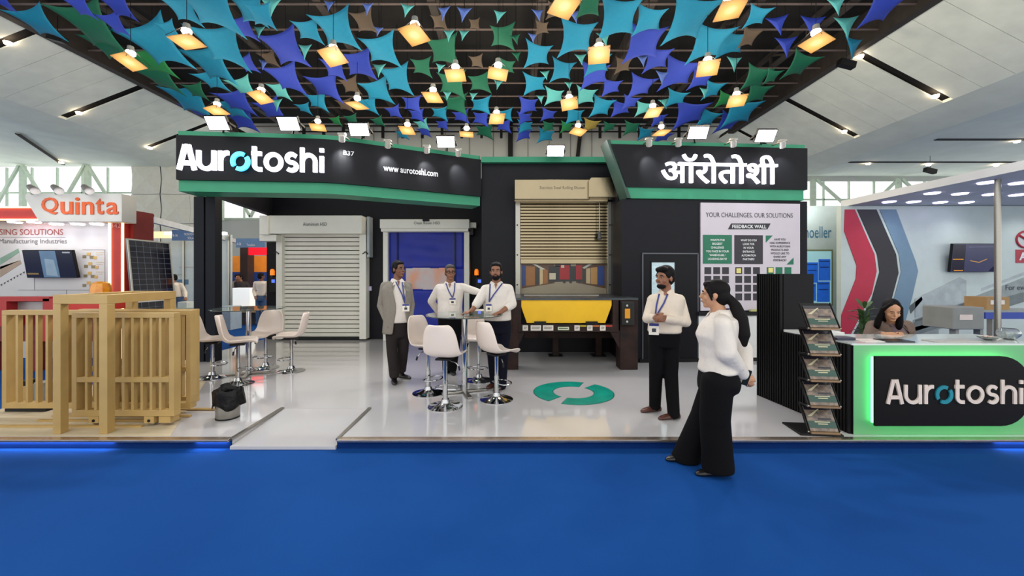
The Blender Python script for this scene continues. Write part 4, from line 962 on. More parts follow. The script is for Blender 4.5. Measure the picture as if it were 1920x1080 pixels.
rp2 = thing('red_pillar', (XX(219, 7.7), 7.7, 0), 'red pillar edged with two glowing warm light strips', 'pillar')
MB().box(XX(206, 7.7), XX(230, 7.7), 7.7, 8.0, 0, ZZ(416, 7.7)).build('shaft', RED, rp2, world=True)
MB().box(XX(231, 7.9), XX(254, 7.9), 7.85, 8.3, 0, ZZ(395, 7.9)).build('rear_shaft', M('dark_red', (128, 32, 34), 0.5), rp2, world=True)
for x in (205, 229.5): MB().box(XX(x - 1.3, 7.68), XX(x + 1.3, 7.68), 7.67, 7.7, 0.05, ZZ(416, 7.68)).build('light_strip', WARM, rp2, world=True)
t = MB(); wtext(t, '342', 208, 419, 226, 427, *FL(7.7), 0.006); t.build('stand_number', M('pale_ink', (214, 150, 150), 0.6), rp2, world=True)
for i, x in enumerate((28, 64, 106, 146, 182)):
    o = MB().lathe([(0.0, 0.0), (0.09, 0.0), (0.1, 0.02), (0.0, 0.02)], 18, (XX(x, 7.75), 7.75, ZZ(416.5, 7.5) - 0.02 if i > 1 else ZZ(414, 7.6) - 0.02)).build('downlight', GLOWW)
    tag(o, 'round white downlight under the header of the Quinta display wall', 'downlight', 'downlights over the Quinta wall')
    lamp('down_beam', 'SPOT', o.data.vertices[0].co + Vector((0, -0.05, -0.03)), 14, (1, 0.98, 0.95), o, 0.05, o.data.vertices[0].co + Vector((0, 0.15, -1)), 120, 0.8)
rm = thing('red_machine', (XX(60, 6.9), 6.9, 0), 'low red conveyor machine standing behind the sliding gate', 'machine')
t = MB(); frect(t, -30, 557, 92, 565, 6.6, 6.9); frect(t, -30, 565, 12, 612, 6.6, 6.9); frect(t, 80, 560, 100, 640, 6.6, 6.9); t.build('frame', RED, rm, world=True)
t = MB(); frect(t, 12, 566, 80, 581, 6.75, 6.9); t.build('inset_plate', M('plate_pale', (170, 160, 156), 0.4, 0.4), rm, world=True)
t = MB(); frect(t, -30, 581, 180, 640, 6.85, 7.2); t.build('body', M('deep_red', (112, 22, 26), 0.5), rm, world=True)
t = MB(); frect(t, 120, 566, 190, 582, 6.7, 7.1); t.build('side_box', M('bright_red', (196, 44, 30), 0.5), rm, world=True)
for x in (-20, 60, 130): t = MB(); frect(t, x, 640, x + 12, 700, 6.9, 7.05); t.v = [(v[0], v[1], max(v[2], 0)) for v in t.v]; t.build('leg', M('deep_red', (112, 22, 26)), rm, world=True)
ob = MB().lathe([(0.14, 0.0), (0.14, 0.1), (0.12, 0.19), (0.07, 0.22), (0.0, 0.22)], 10, P(189, 552, 7.0) + Vector((0, 0, 0.0))).build('amber_beacon', M('amber_dome', (226, 130, 20), 0.2, var=0, rgb2=(240, 160, 30), scale=14, spec=0.8))
tag(ob, 'faceted amber beacon dome above the red machine', 'beacon')
MB().cyl(P(189, 582, 7.0), P(189, 552, 7.0), 0.05, n=10).build('stem', DARK, ob)

# solar panel leaning beside the red pillar
TLs, TRs, BRs, BLs = Vector((-6.85, 7.2, 2.285)), Vector((-6.89, 8.16, 2.285)), Vector((-6.69, 8.16, 0.02)), Vector((-6.63, 7.2, 0.02))
sp = thing('solar_panel', (BLs + BRs) / 2, 'tall dark solar panel with white frame leaning next to the red pillar', 'solar panel')
su, sv = (TRs - TLs), (BLs - TLs); sn = sv.cross(su).normalized(); sn = sn if sn.x > 0 else -sn
def spt(u, v, o=0): return TLs + su * u + sv * v + sn * o
MB().slab([spt(0, 0), spt(1, 0), spt(1, 1), spt(0, 1)], -sn, 0.03).build('backing', M('panel_backing', (112, 120, 136), 0.3), sp, world=True)
for q in ([(0, 0), (1, 0), (1, .01), (0, .01)], [(0, .99), (1, .99), (1, 1), (0, 1)], [(0, 0), (.03, 0), (.03, 1), (0, 1)], [(.97, 0), (1, 0), (1, 1), (.97, 1)]):
    MB().slab([spt(u, v, 0.012) for u, v in q], -sn, 0.04).build('frame_bar', M('panel_frame', (205, 204, 196), 0.4, 0.3), sp, world=True)
MB().slab([spt(.03, .497, .004), spt(.97, .497, .004), spt(.97, .507, .004), spt(.03, .507, .004)], -sn, 0.004).build('centre_bus', WHITE, sp, world=True)
CELL = M('solar_cell', (22, 24, 40), 0.12, var=0.15, scale=3, spec=0.7)
cw, chh = 0.94 / 6, 0.486 / 11; cell0 = None
for half in (0.012, 0.508):
    for r in range(11):
        for c in range(6):
            u, v = 0.03 + c * cw + 0.007, half + r * chh + 0.0017
            if cell0 is None:
                o0 = spt(u, v); cell0 = MB().slab([spt(u, v, .003) - o0, spt(u + cw - 0.014, v, .003) - o0, spt(u + cw - 0.014, v + chh - 0.0034, .003) - o0, spt(u, v + chh - 0.0034, .003) - o0], -sn, 0.003).build('solar_cell', CELL, sp); cell0.location = o0 - sp.location
            else: share(cell0, 'solar_cell', spt(u, v) - sp.location, sp)
for u in (0.15, 0.85): MB().bar(spt(u, 0.35, -0.03), Vector((-7.35, 7.2 + u * 0.96, 0.0)), 0.04).build('prop_leg', STEEL, sp, world=True)

# ------------------------------------------------------------------ booths further back on the left
PARTW = M('partition_white', (186, 198, 200), 0.6, var=0.05)
def simple(name, rect, d, dep, mat, label, cat, floor=False, bevel=0.0):
    t = MB(); frect(t, *rect, d, d + dep)
    if floor: zm = min(v[2] for v in t.v); t.v = [(v[0], v[1], 0.0 if abs(v[2] - zm) < 1e-6 else v[2]) for v in t.v]
    o = t.build(name, mat, bevel=bevel); tag(o, label, cat); return o
pw = thing('booth_partition', (XX(345, 14), 14, 0), 'pale partition wall of the booth seen between solar panel and black posts', 'partition')
MB().box(XX(250, 14), XX(432, 14), 14, 14.1, 0, ZZ(440, 14)).build('wall_panel', PARTW, pw, world=True)
for x in (300, 345, 405, 430): MB().box(XX(x, 14) - 0.03, XX(x, 14) + 0.03, 13.96, 14.0, 0, ZZ(440, 14)).build('upright', STEEL, pw, world=True)
t = MB(); wrect(t, 336, 500, 362, 501.5, *FL(14), 0, 0.01); wrect(t, 330, 514, 346, 515.3, *FL(14), 0, 0.01); t.build('wall_print', M('ink_grey', (176, 172, 168)), pw, world=True)
t = MB(); wrect(t, 331, 524, 353, 533, *FL(14), 0, 0.01); t.build('wall_label', M('label_teal', (70, 110, 140), 0.5), pw, world=True)
tb = thing('booth_truss', (-9.5, 13, 2.9), 'white aluminium rail running along the tops of the rear booths', 'rail')
A1, B1 = (-8.26, 9.3), (-11.8, 19.2)
a, b = VP(285, 411, A1, B1), VP(492, 463, A1, B1)
MB().bar((a.x, a.y, 2.9), (b.x, b.y, 2.9), 0.1, 0.14).build('rail', M('rail_white', (204, 210, 216), 0.4), tb, world=True)
for px in (266, 425):
    q = VP(px, 500, A1, B1); MB().box(q.x - 0.05, q.x + 0.05, q.y - 0.05, q.y + 0.05, 0, 2.88).build('upright', M('rail_white', (204, 210, 216)), tb, world=True)
def board(px0, y0, px1, y1, d, col, txt, label):
    o = thing('booth_nameboard', P((px0 + px1) / 2, y1, d), label, 'name board')
    t = MB(); frect(t, px0, y0, px1, y1, d, d + 0.05); t.build('board', M('board_%d' % col[2], col, 0.5), o, world=True)
    t = MB()
    for s, a_, b_, yy in txt: wtext(t, s, a_, yy, b_, yy + 4.5, *FL(d), 0.006)
    t.build('lettering', INKW, o, world=True)
board(322, 431, 372, 451, 12.0, (74, 108, 156), [('B-36', 324, 333, 439), ('TATA POWER', 345, 368, 437), ('SOLAR', 352, 366, 444)], 'blue name board beside the black posts, above the pale partition')
board(442, 447, 496, 464, 12.4, (96, 128, 168), [('A-36', 444, 452, 455), ('Tandon', 462, 478, 457)], 'paler blue name board left of the white roller shutter')
sg = thing('hanging_sign', P(277, 430, 11.5), 'small dark grey angled sign on a pole behind the solar panel', 'sign')
t = MB(); t.slab([P(268, 406, 11.5), P(286, 402, 11.3), P(285, 426, 11.3), P(268, 428, 11.5)], (0, 1, 0), 0.06); t.build('plate', M('sign_grey', (72, 78, 92), 0.5), sg, world=True)
MB().box(XX(263, 11.55), XX(268, 11.55), 11.5, 11.6, 0, ZZ(404, 11.5)).build('pole', M('pole_grey', (120, 120, 134), 0.5), sg, world=True)
simple('orange_wall', (436, 480, 512, 510), 16.2, 0.1, M('orange_wall', (226, 140, 44), 0.6, emit=(226, 130, 40), estr=0.25), 'orange wall panel of the booth left of the white shutter', 'wall panel')  # brightness put into the panel colour as a faint glow
simple('blue_wall', (428, 510, 512, 600), 16.1, 0.1, M('royal_blue', (36, 74, 168), 0.6), 'royal blue wall panel under the orange one', 'wall panel', True)
simple('light_band', (255, 434, 330, 446), 13.2, 0.2, M('light_band', (226, 206, 170), 0.5, emit=(255, 214, 150), estr=0.8), 'warm lit header band behind the solar panel', 'header band')
simple('red_sign', (466, 464, 500, 478), 15.2, 0.1, M('red_neon', (220, 20, 30), 0.4, emit=(255, 10, 30), estr=1.6), 'glowing red sign above the orange wall panel', 'sign')
simple('dark_cabinet', (450, 463, 464, 600), 15.4, 0.4, M('dark_brown', (60, 46, 44), 0.5), 'narrow dark frame post beside the glowing red sign', 'post', True)
simple('lit_display_box', (436, 540, 468, 577), 13.4, 0.3, M('lit_box', (236, 240, 240), 0.5, emit=(240, 246, 250), estr=0.5), 'bright white display box by the people behind the stools', 'display box')
bc = thing('booth_counter', (XX(455, 13.3), 13.4, 0), 'dark counter with wooden top beneath the white display box', 'counter')
t = MB(); frect(t, 432, 577, 500, 586, 13.2, 13.75); t.build('top', M('wood_top', (196, 150, 100), 0.5), bc, world=True)
MB().box(XX(434, 13.3), XX(470, 13.3), 13.3, 13.7, 0, ZZ(586, 13.2)).build('body', M('dark_body', (58, 54, 56), 0.5), bc, world=True)
simple('white_showcase', (405, 575, 432, 612), 12.0, 0.5, M('showcase', (170, 188, 204), 0.4), 'pale showcase cabinet right of the black posts', 'cabinet', True)
dt = thing('demo_table', (XX(345, 11.3), 11.5, 0), 'pale demo table with navy front right of the solar panel', 'table')
t = MB(); frect(t, 318, 578, 372, 583, 11.2, 11.8); t.build('top', M('glass_table', (150, 176, 180), 0.2), dt, world=True)
MB().box(XX(322, 11.3), XX(370, 11.3), 11.3, 11.7, 0, ZZ(583, 11.2)).build('front', M('navy_body', (44, 60, 110), 0.5), dt, world=True)
simple('printer', (332, 566, 350, 578), 11.4, 0.3, M('printer_white', (204, 210, 210), 0.4), 'small white machine on the demo table right of the solar panel', 'machine', bevel=0.02)
for x, y, c in ((380, 442, (255, 255, 255)), (415, 437, (220, 214, 255)), (315, 437, (255, 230, 190))):
    o = simple('booth_spot', (x - 7, y - 2, x + 7, y + 3), 13.0, 0.1, M('spot_%d' % c[2], c, 0.5, var=0, emit=c, estr=6), 'small bright lamp on the rear booth rail', 'lamp'); o['group'] = 'lamps on the rear booths'

# ------------------------------------------------------------------ neighbouring stands on the right
SD = 9.5
sw = thing('crate_stand_wall', (XX(1540, SD), SD, 0), 'white stand wall lettered Schoeller with a lit picture of blue crates', 'display wall')
MB().box(5.7, XX(1580, SD), SD, SD + 0.12, 0, ZZ(386, SD)).build('wall_panel', M('stand_white', (206, 216, 212), 0.5, var=0.04), sw, world=True)
t = MB(); wtext(t, 'Schoeller', 1493, 424, 1559, 446, *FL(SD), 0.01); t.build('lettering', M('petrol_ink', (58, 116, 150), 0.5), sw, world=True)
t = MB(); frect(t, 1490, 468, 1562, 573, SD - 0.04, SD); t.build('picture_frame', M('olive_frame', (128, 132, 92), 0.5), sw, world=True)
t = MB(); frect(t, 1490, 471, 1559, 570, SD - 0.05, SD - 0.04); t.build('backlit_picture', M('picture_sky', (160, 206, 214), 0.4, var=0, emit=(170, 220, 226), estr=0.3), sw, world=True)
t = MB()
for i, (x0, y0, x1, y1) in enumerate(((1512, 492, 1534, 530), (1535, 486, 1557, 526), (1512, 532, 1530, 564), (1532, 528, 1556, 566))):
    frect(t, x0, y0, x1, y1, SD - 0.056, SD - 0.05, 0); frect(t, x0 + 2, y0 + 3, x1 - 2, y0 + 5, SD - 0.058, SD - 0.056, 1); frect(t, x0 + 3, y0 + 14, x1 - 3, y0 + 16, SD - 0.058, SD - 0.056, 1)
t.build('crate_print', [M('crate_blue', (28, 98, 206), 0.4, var=0.2, scale=6, emit=(28, 98, 206), estr=0.3), M('crate_dark', (24, 66, 150), 0.4)], sw, world=True)
lamp('wall_washer', 'SPOT', P(1530, 385, SD - 0.5), 30, (0.9, 1, 1), sw, 0.05, P(1530, 420, SD), 120, 0.8)
ED = 8.5
cw_ = thing('chevron_wall', (XX(1700, ED), ED, 0), 'white display wall with red, black and blue chevron bands behind the counter', 'display wall')
MB().box(XX(1577, ED), 12.5, ED, ED + 0.12, 0, 3.08).build('wall_panel', M('stand_mint', (200, 212, 206), 0.5, var=0.03), cw_, world=True)
CHV = {'red_band': ((190, 36, 66), [(1584.5, 392.6), (1603, 392.6), (1640, 477), (1644, 508.6), (1634.8, 551), (1596, 626), (1576.7, 626), (1577.8, 591), (1605, 522.7), (1606.6, 498), (1583, 433)]),
       'black_band': ((40, 38, 42), [(1607.3, 392.6), (1643.6, 392.6), (1680.5, 477), (1685, 512), (1672.8, 558), (1645, 626), (1601, 626), (1634.8, 561), (1649.5, 510), (1645, 477)]),
       'blue_band': ((112, 142, 162), [(1649.5, 392.6), (1680.5, 392.6), (1717.4, 491), (1721.6, 508.6), (1710.4, 558), (1691, 626), (1651, 626), (1677, 558), (1690, 510), (1685.8, 477)])}
for k, (c, pts) in CHV.items():
    t = MB(); wpoly(t, pts, *FL(ED), 0, 0.012); t.build(k, M(k, c, 0.5, var=0.04), cw_, world=True)
t = MB(); gm_ = [M('conv_%d' % g, (g, g + 10, g + 8), 0.5, var=0.15, scale=5) for g in (112, 150, 176, 82)]
for pts, m in (([(1712, 600), (1920, 520), (1920, 560), (1700, 640)], 1), ([(1715, 604), (1920, 548), (1920, 566), (1705, 632)], 0), ([(1716, 560), (1800, 520), (1812, 526), (1812, 565), (1716, 596)], 2), ([(1705, 575), (1728, 556), (1730, 562), (1708, 588)], 3), ([(1735, 555), (1738, 553), (1740, 586), (1737, 588)], 3), ([(1744, 555), (1747, 554), (1748, 584), (1745, 585)], 3), ([(1700, 632), (1760, 612), (1760, 640), (1700, 645)], 1), ([(1716, 600), (1830, 560), (1830, 565), (1716, 606)], 3), ([(1840, 540), (1920, 510), (1920, 516), (1840, 546)], 2), ([(1700, 618), (1830, 580), (1830, 586), (1700, 626)], 3)):
    wpoly(t, pts, *FL(ED), 0.0, 0.003 + 0.0015 * (len(t.f) % 7), m)
t.build('conveyor_print', gm_, cw_, world=True)
t = MB(); wtext(t, 'For every', 1886, 534, 1936, 547, *FL(ED), 0.01); t.build('slogan', M('slogan_ink', (60, 66, 72), 0.6), cw_, world=True)
RLG = M('logo_red', (176, 44, 62), 0.5)
c = P(1924, 449, ED - 0.01); t = MB(); t.tube([c + Vector((0.2 * math.cos(a), 0, 0.17 * math.sin(a))) for a in (2 * math.pi * i / 24 for i in range(24))], 0.02, 6, closed=True)
t.tube([c + Vector((-0.16, 0, 0.1)), c + Vector((0, 0, 0.0)), c + Vector((0.02, 0, -0.15))], 0.02, 6); t.build('ring_logo', RLG, cw_, world=True)
t = MB(); wrect(t, 1905, 468, 1975, 493, *FL(ED), 0, 0.01); o = t.build('logo_plate', RLG, cw_, world=True)
t = MB(); wtext(t, 'A', 1911, 473, 1926, 488, *FL(ED), 0.014, bold=0.04); t.build('logo_letter', INKW, o, world=True)
tv('wall_screen', ((1787, 457), (1868, 457), (1866, 510), (1781, 510)), 'flat screen on the white wall beside the steel pole', [(full, (66, 66, 88)), ([(0.02, .03), (.3, .03), (.3, .97), (.02, .97)], (40, 36, 44)), ([(0.03, .53), (.27, .53), (.27, .56), (.03, .56)], (230, 150, 40)), ([(.08, .93), (.28, .93), (.28, .96), (.08, .96)], (230, 150, 40)), ([(0.42, .58), (.62, .64), (.8, .52), (.8, .55), (.62, .67), (.42, .61)], (190, 140, 80)), ([(.36, .1), (.96, .08), (.96, .12), (.36, .14)], (84, 84, 106)), ([(.88, .9), (.98, .75), (.98, .97), (.85, .97)], (28, 28, 48))], 8.4)
cn = thing('canopy', (9.5, 6.8, 3.08), 'white flat canopy with rows of downlights over the chevron wall', 'canopy')
MB().box(7.06, 12.5, 4.6, 8.7, 3.09, 3.22).build('slab', M('canopy_white', (206, 208, 212), 0.6, var=0.02), cn, world=True)
for x, y in ((1667, 379), (1713, 379), (1763, 380), (1812, 380), (1748, 363), (1800, 364), (1858, 365), (1908, 366), (1850, 343), (1910, 344)):
    d = 1.44 * F / (HZ - y); dl = MB().lathe([(0.0, 0.0), (0.1, 0.0), (0.11, 0.014), (0.0, 0.014)], 20, (XX(x, d), d, 3.075)).build('downlight', M('lavender_led', (250, 248, 255), 0.5, var=0, emit=(214, 206, 255), estr=7), cn, world=True)
for x, y in ((7.8, 7.9), (9.2, 7.9), (10.6, 7.9), (8.6, 6.4), (10.4, 6.4)): lamp('canopy_beam', 'SPOT', (x, y, 3.05), 45, (0.96, 0.97, 1), cn, 0.08, (x, y + 0.25, 1.5), 130, 0.9)
ps = thing('steel_pole', (7.38, 6.16, 0), 'bright steel pole holding up the canopy near the counter', 'pole')
MB().cyl((0, 0, 0), (0, 0, 3.09), 0.037, n=20).build('shaft', STEEL, ps, smooth=True)
MB().lathe([(0.13, 0), (0.13, 0.015), (0.06, 0.03)], 20).build('foot_plate', STEEL, ps)
mc = thing('grey_machine', (XX(1816, 6.6), 6.8, 0), 'grey steel machine box with white label behind the counter', 'machine')
t = MB(); frect(t, 1787, 576, 1846, 618, 6.6, 7.1); t.build('housing', GREYM, mc, world=True, bevel=0.015)
t = MB(); frect(t, 1800, 590, 1824, 600, 6.59, 6.6); t.build('label', M('label_pink', (226, 210, 200), 0.5), mc, world=True)
for x in (1792, 1838): t = MB(); frect(t, x, 618, x + 6, 700, 6.65, 6.75); t.v = [(v[0], v[1], max(v[2], 0)) for v in t.v]; t.build('leg', GREYM, mc, world=True)
cv = thing('belt_conveyor', (XX(1900, 7.0), 7.1, 0), 'conveyor with blue side rail carrying a cardboard box', 'conveyor')
t = MB(); frect(t, 1848, 586, 1990, 598, 6.9, 6.95); t.build('side_rail', M('rail_blue', (38, 66, 160), 0.4), cv, world=True)
t = MB(); t.box(XX(1848, 6.9), XX(1990, 6.9), 6.95, 7.4, ZZ(588, 6.9), ZZ(582, 6.9)); t.build('belt', M('belt_grey', (150, 156, 150), 0.6), cv, world=True)
for x in (1860, 1950): t = MB(); frect(t, x, 598, x + 7, 710, 6.92, 7.0); t.v = [(v[0], v[1], max(v[2], 0)) for v in t.v]; t.build('leg', GREYM, cv, world=True)
cbx = thing('cardboard_box', P(1871, 582, 7.0) + Vector((0, 0.15, 0)), 'brown cardboard box with white label on the conveyor', 'box')
t = MB(); x0, x1 = XX(1850, 7.0), XX(1893, 7.0); z0 = ZZ(582, 6.9); t.box(x0, x1, 7.0, 7.35, z0, ZZ(557, 7.0)); t.build('carton', CARD, cbx, world=True)
t = MB(); frect(t, 1858, 563, 1884, 571, 6.99, 7.0); t.build('label', STK, cbx, world=True)
# potted palm behind the seated woman
pt = thing('potted_plant', (XX(1621, 5.9), 5.9, 0), 'leafy green potted plant beside the seated woman', 'plant')
MB().lathe([(0.0, 0), (0.13, 0), (0.17, 0.32), (0.15, 0.32), (0.13, 0.28), (0, 0.28)], 24).build('pot', WHITE, pt, smooth=True)
for k in range(5): MB().tube([(0.02 * math.cos(k), 0.02 * math.sin(k), 0.28), (0.03 * math.cos(k * 1.3), 0.02, 0.7), (0.06 * math.cos(k * 1.3), 0.04 * math.sin(k), 1.12)], 0.012, 6).build('stem', LEAF, pt)
random.seed(11)
for k in range(44):
    a = random.uniform(0, 6.28); z = random.uniform(0.72, 1.16); ln = random.uniform(0.14, 0.24); el = random.uniform(0.3, 1.3); w = random.uniform(0.022, 0.04)
    d = Vector((math.cos(a) * math.cos(el), math.sin(a) * math.cos(el), math.sin(el))); s_ = Vector((-math.sin(a), math.cos(a), 0)); c0 = Vector((0.03 * math.cos(a), 0.03 * math.sin(a), z))
    vs = []
    for i in range(6):
        f = i / 5; p = c0 + d * ln * f + Vector((0, 0, -0.09 * f * f)); ww = w * math.sin(math.pi * min(0.97, f * 0.9 + 0.08)); vs += [p - s_ * ww, p + Vector((0, 0, -0.006)), p + s_ * ww]
    MB().add(vs, [(i * 3 + j, i * 3 + j + 1, i * 3 + j + 4, i * 3 + j + 3) for i in range(5) for j in range(2)]).build('leaf', LEAF, pt, smooth=True, fix=False)
o = MB().prism([(4.72, 3.36), (4.9, 3.32), (4.93, 3.25), (4.8, 3.3)], 0.0, 0.006).build('tape_scrap', M('tape_yellow', (206, 190, 60), 0.5)); tag(o, 'scrap of yellow tape on the blue carpet', 'tape')
# ------------------------------------------------------------------ fabric sails under the dark ceiling
SCOL = {'T': ((22, 140, 178), 'teal'), 'B': ((48, 72, 186), 'blue'), 'G': ((16, 104, 78), 'dark green'), 'g': ((30, 128, 70), 'bright green'), 'L': ((96, 190, 190), 'pale aqua'), 'l': ((96, 126, 204), 'pale blue'), 'N': ((92, 78, 64), 'brown'), 'Y': ((168, 150, 70), 'mustard')}  # pale aqua and pale blue put the look of backlit cloth into the colour
SAILS = '''q T 343 18 52;q T 395 15 90;q T 470 20 50;q B 455 52 45;q T 316 55 32;q T 293 83 90;q T 415 85 80;q T 396 120 72;q B 463 120 35;q T 397 150 45;q L 455 163 45;q B 443 190 55;q T 355 188 65;q B 370 206 40;q T 437 203 45;q B 455 225 45;q G 170 48 85;q B 150 12 40;q B 222 12 45;q B 215 45 42;q B 12 10 26;q T 70 42 60;q G 200 85 55;q g 285 115 60;q G 300 147 60;q G 367 170 33
q T 490 28 44;t L 510 12 36;t L 487 58 22;q T 578 57 45;q T 631 55 70;q B 535 90 68;t L 573 95 28;q B 627 128 40;q B 673 120 55;q T 715 93 62;q T 744 148 55;q B 537 147 60;q B 610 163 55;q T 707 170 52;q L 525 170 34;q T 595 190 36;t L 712 130 25;t L 520 195 24;q B 508 205 45;q T 570 203 25;q B 739 210 27;q B 773 195 34;q B 782 216 27;q T 690 197 35;q G 832 95 57;q G 791 125 36;q G 848 157 50;q G 900 155 40;q G 943 68 45;q G 855 195 43;q G 950 125 30;q T 902 197 37;q T 825 212 30;q B 865 218 30;q B 902 222 30;q B 830 234 22;q T 948 215 27;q B 945 236 28;q G 909 246 32;q G 709 228 22;q g 630 227 20;q B 796 247 23;q L 792 234 24;q N 683 40 40;q N 657 160 33;q N 647 197 27;q N 894 115 25;q N 824 40 28;q N 890 45 20;q G 660 225 24;q T 755 252 22;q N 505 110 30
t l 690 15 22;t l 618 10 20;t l 710 58 18;t l 833 23 25;t l 871 25 28;t L 764 18 25;t L 843 65 22;t L 870 65 20;t L 937 30 23;t l 495 120 20;t L 935 158 18;t L 840 178 18;t L 888 180 16;t L 826 127 18
q T 1160 33 73;q T 1217 37 53;q T 1293 35 85;q T 1081 70 65;q T 1008 102 48;q B 1207 80 67;q B 1232 110 47;q T 1330 80 70;q T 1372 82 50;q T 1054 132 42;q B 1115 140 52;q B 1273 137 63;q B 1314 148 40;q T 1002 157 42;q B 1146 163 35;q B 1202 162 48;q T 1120 118 45;q L 1039 180 35;q L 1098 180 37;q B 990 198 35;q B 984 221 27;q B 1028 215 27;q T 1128 200 40;q B 1164 203 35;q B 1182 192 30;q T 1268 184 37;q T 1077 217 33;q L 1207 203 30;q B 1294 213 58;q B 1235 224 27;q T 1327 222 38;q T 1388 210 57;q B 1365 230 43;q T 1337 168 35;q G 1418 145 45;q g 1360 187 33;q G 1420 175 40;q T 985 237 28;q B 982 252 27;q T 1023 254 30;q G 1028 237 22;q G 1184 240 28;q G 1142 238 23;q Y 1108 235 30;q g 1062 238 23;q T 1210 250 28;q B 1243 256 30
t L 1088 110 22;t l 1204 113 22;t L 1022 140 18;t l 1240 144 26;t L 1375 118 28;t L 1320 173 20;t L 1245 193 20;t l 1008 27 23;t l 1077 30 24;t l 998 70 18;t L 1132 71 28;q N 1168 122 30;q N 1016 52 25;t G 966 73 20;t G 968 105 18;q G 1105 8 45;q N 1040 20 30;t L 1013 185 16;t L 1066 160 16
t L 1568 10 32;t B 1457 45 38;t B 1521 48 44;t L 1585 48 42;t B 1472 85 38;t T 1598 87 42;q G 1500 122 50;q G 1448 143 28;q B 1655 14 63;q T 1420 30 40;q N 1405 70 36'''
def sail_mesh(kind, side, mat, name):
    if kind == 'q':
        n = 8; vs = []
        for j in range(n + 1):
            for i in range(n + 1):
                u, v = -1 + 2 * i / n, -1 + 2 * j / n; c = 0.30
                vs.append((u * (1 - c * (1 - v * v)), v * (1 - c * (1 - u * u)), side * 0.34 * u * v))
        fs = [(j * (n + 1) + i, j * (n + 1) + i + 1, (j + 1) * (n + 1) + i + 1, (j + 1) * (n + 1) + i) for j in range(n) for i in range(n)]
    else:
        C_ = [Vector((-1, -0.15, 0.7)), Vector((1, -0.15, 0.7)), Vector((side * 0.35, 0.3, -1.05))]; ce_ = Vector((0, 0, 0.15)); rim = []
        for k in range(3):
            a, b = C_[k], C_[(k + 1) % 3]; m_ = (a + b) / 2 * 0.5 + ce_ * 0.5
            rim += [(1 - f) ** 2 * a + 2 * f * (1 - f) * m_ + f * f * b for f in (i / 8 for i in range(8))]
        vs = [ce_] + rim; fs = [(0, 1 + i, 1 + (i + 1) % 24) for i in range(24)]
    o = MB().add(vs, fs).build(name, mat, smooth=True, solid=0.012, fix=False); return o
protos = {}; placed = []; cord0 = MB().cyl((0, 0, 0), (0, 0, 1), 0.006, n=4).build('cord', DARK); first_cord = True
random.seed(5)
for row in SAILS.replace('\n', ';').split(';'):
    k, c, x, y, w = row.split(); x, y, w = float(x), float(y), float(w)
    for zc in (7.0, 6.8, 7.2, 6.6, 7.4, 6.4, 7.55, 6.2):
        d = F * zc / (HZ - y); pos = P(x, y, d); s = w * d / F / 2
        if all((pos - a).length > 0.8 * (s + b) for a, b in placed): break
    placed.append((pos, s)); side = -1 if x < 950 else 1
    mat = M('sail_' + SCOL[c][1].replace(' ', '_'), SCOL[c][0], 0.7, var=0.06, trl=0.3)
    key = (k, c, side)
    if key not in protos: o = protos[key] = sail_mesh(k, side, mat, 'fabric_sail' if k == 'q' else 'fabric_pennant')
    else: o = protos[key].copy(); COL.objects.link(o)
    s = w * d / F / 2 * 1.06
    o.location = P(x, y, d); o.scale = (s, s, s)
    if k == 'q': o.rotation_euler = (math.radians(-28 + random.uniform(-6, 6)), random.uniform(-.08, .08), random.uniform(-.15, .15))
    else: o.rotation_euler = (random.uniform(-.1, .1), random.uniform(-.1, .1), random.uniform(-.3, .3))
    nm = SCOL[c][1]
    if k == 'q': nm = ('large ' if s > 0.52 else 'small ' if s < 0.36 else '') + nm
    cd = cord0 if first_cord else cord0.copy()
    if not first_cord: COL.objects.link(cd)
    first_cord = False; off = o.rotation_euler.to_matrix() @ Vector((0, 0, 0.0 if k == 'q' else 0.15)) * s
    cd.parent = o; cd.matrix_parent_inverse = Matrix.LocRotScale(o.location, o.rotation_euler, o.scale).inverted(); cd.location = o.location + off; cd.scale = (1, 1, 10.61 - cd.location.z)
    tag(o, ('%s four-cornered fabric sail stretched under the dark ceiling' if k == 'q' else '%s three-cornered fabric pennant hanging between the ceiling sails') % nm, 'fabric sail', '%s %s' % (nm, 'ceiling sails' if k == 'q' else 'ceiling pennants'))

# ------------------------------------------------------------------ pendant lamps
BULB = M('bulb_glow', (255, 250, 235), 0.5, var=0, emit=(255, 240, 215), estr=30)
PLATE = M('amber_diffuser', (120, 84, 40), 0.4, var=0, emit=(255, 206, 130), estr=1.0)
nt = PLATE.node_tree; N_ = nt.nodes; tc_ = N_.new('ShaderNodeTexCoord'); ln_ = N_.new('ShaderNodeVectorMath'); ln_.operation = 'LENGTH'; rp_ = N_.new('ShaderNodeValToRGB')
nt.links.new(tc_.outputs['Object'], ln_.inputs[0]); mr_ = N_.new('ShaderNodeMapRange'); mr_.inputs[1].default_value = 0.1; mr_.inputs[2].default_value = 0.36; nt.links.new(ln_.outputs['Value'], mr_.inputs[0]); nt.links.new(mr_.outputs[0], rp_.inputs[0])
for i_, (p_, c_) in enumerate(((0.0, (255, 240, 190)), (0.35, (246, 196, 110)), (1.0, (150, 112, 62)))):
    e_ = rp_.color_ramp.elements[i_] if i_ < 2 else rp_.color_ramp.elements.new(1.0); e_.position = p_; e_.color = (*[lin(v) for v in c_], 1)
nt.links.new(rp_.outputs[0], N_['Principled BSDF'].inputs['Emission Color'])
lp0 = None
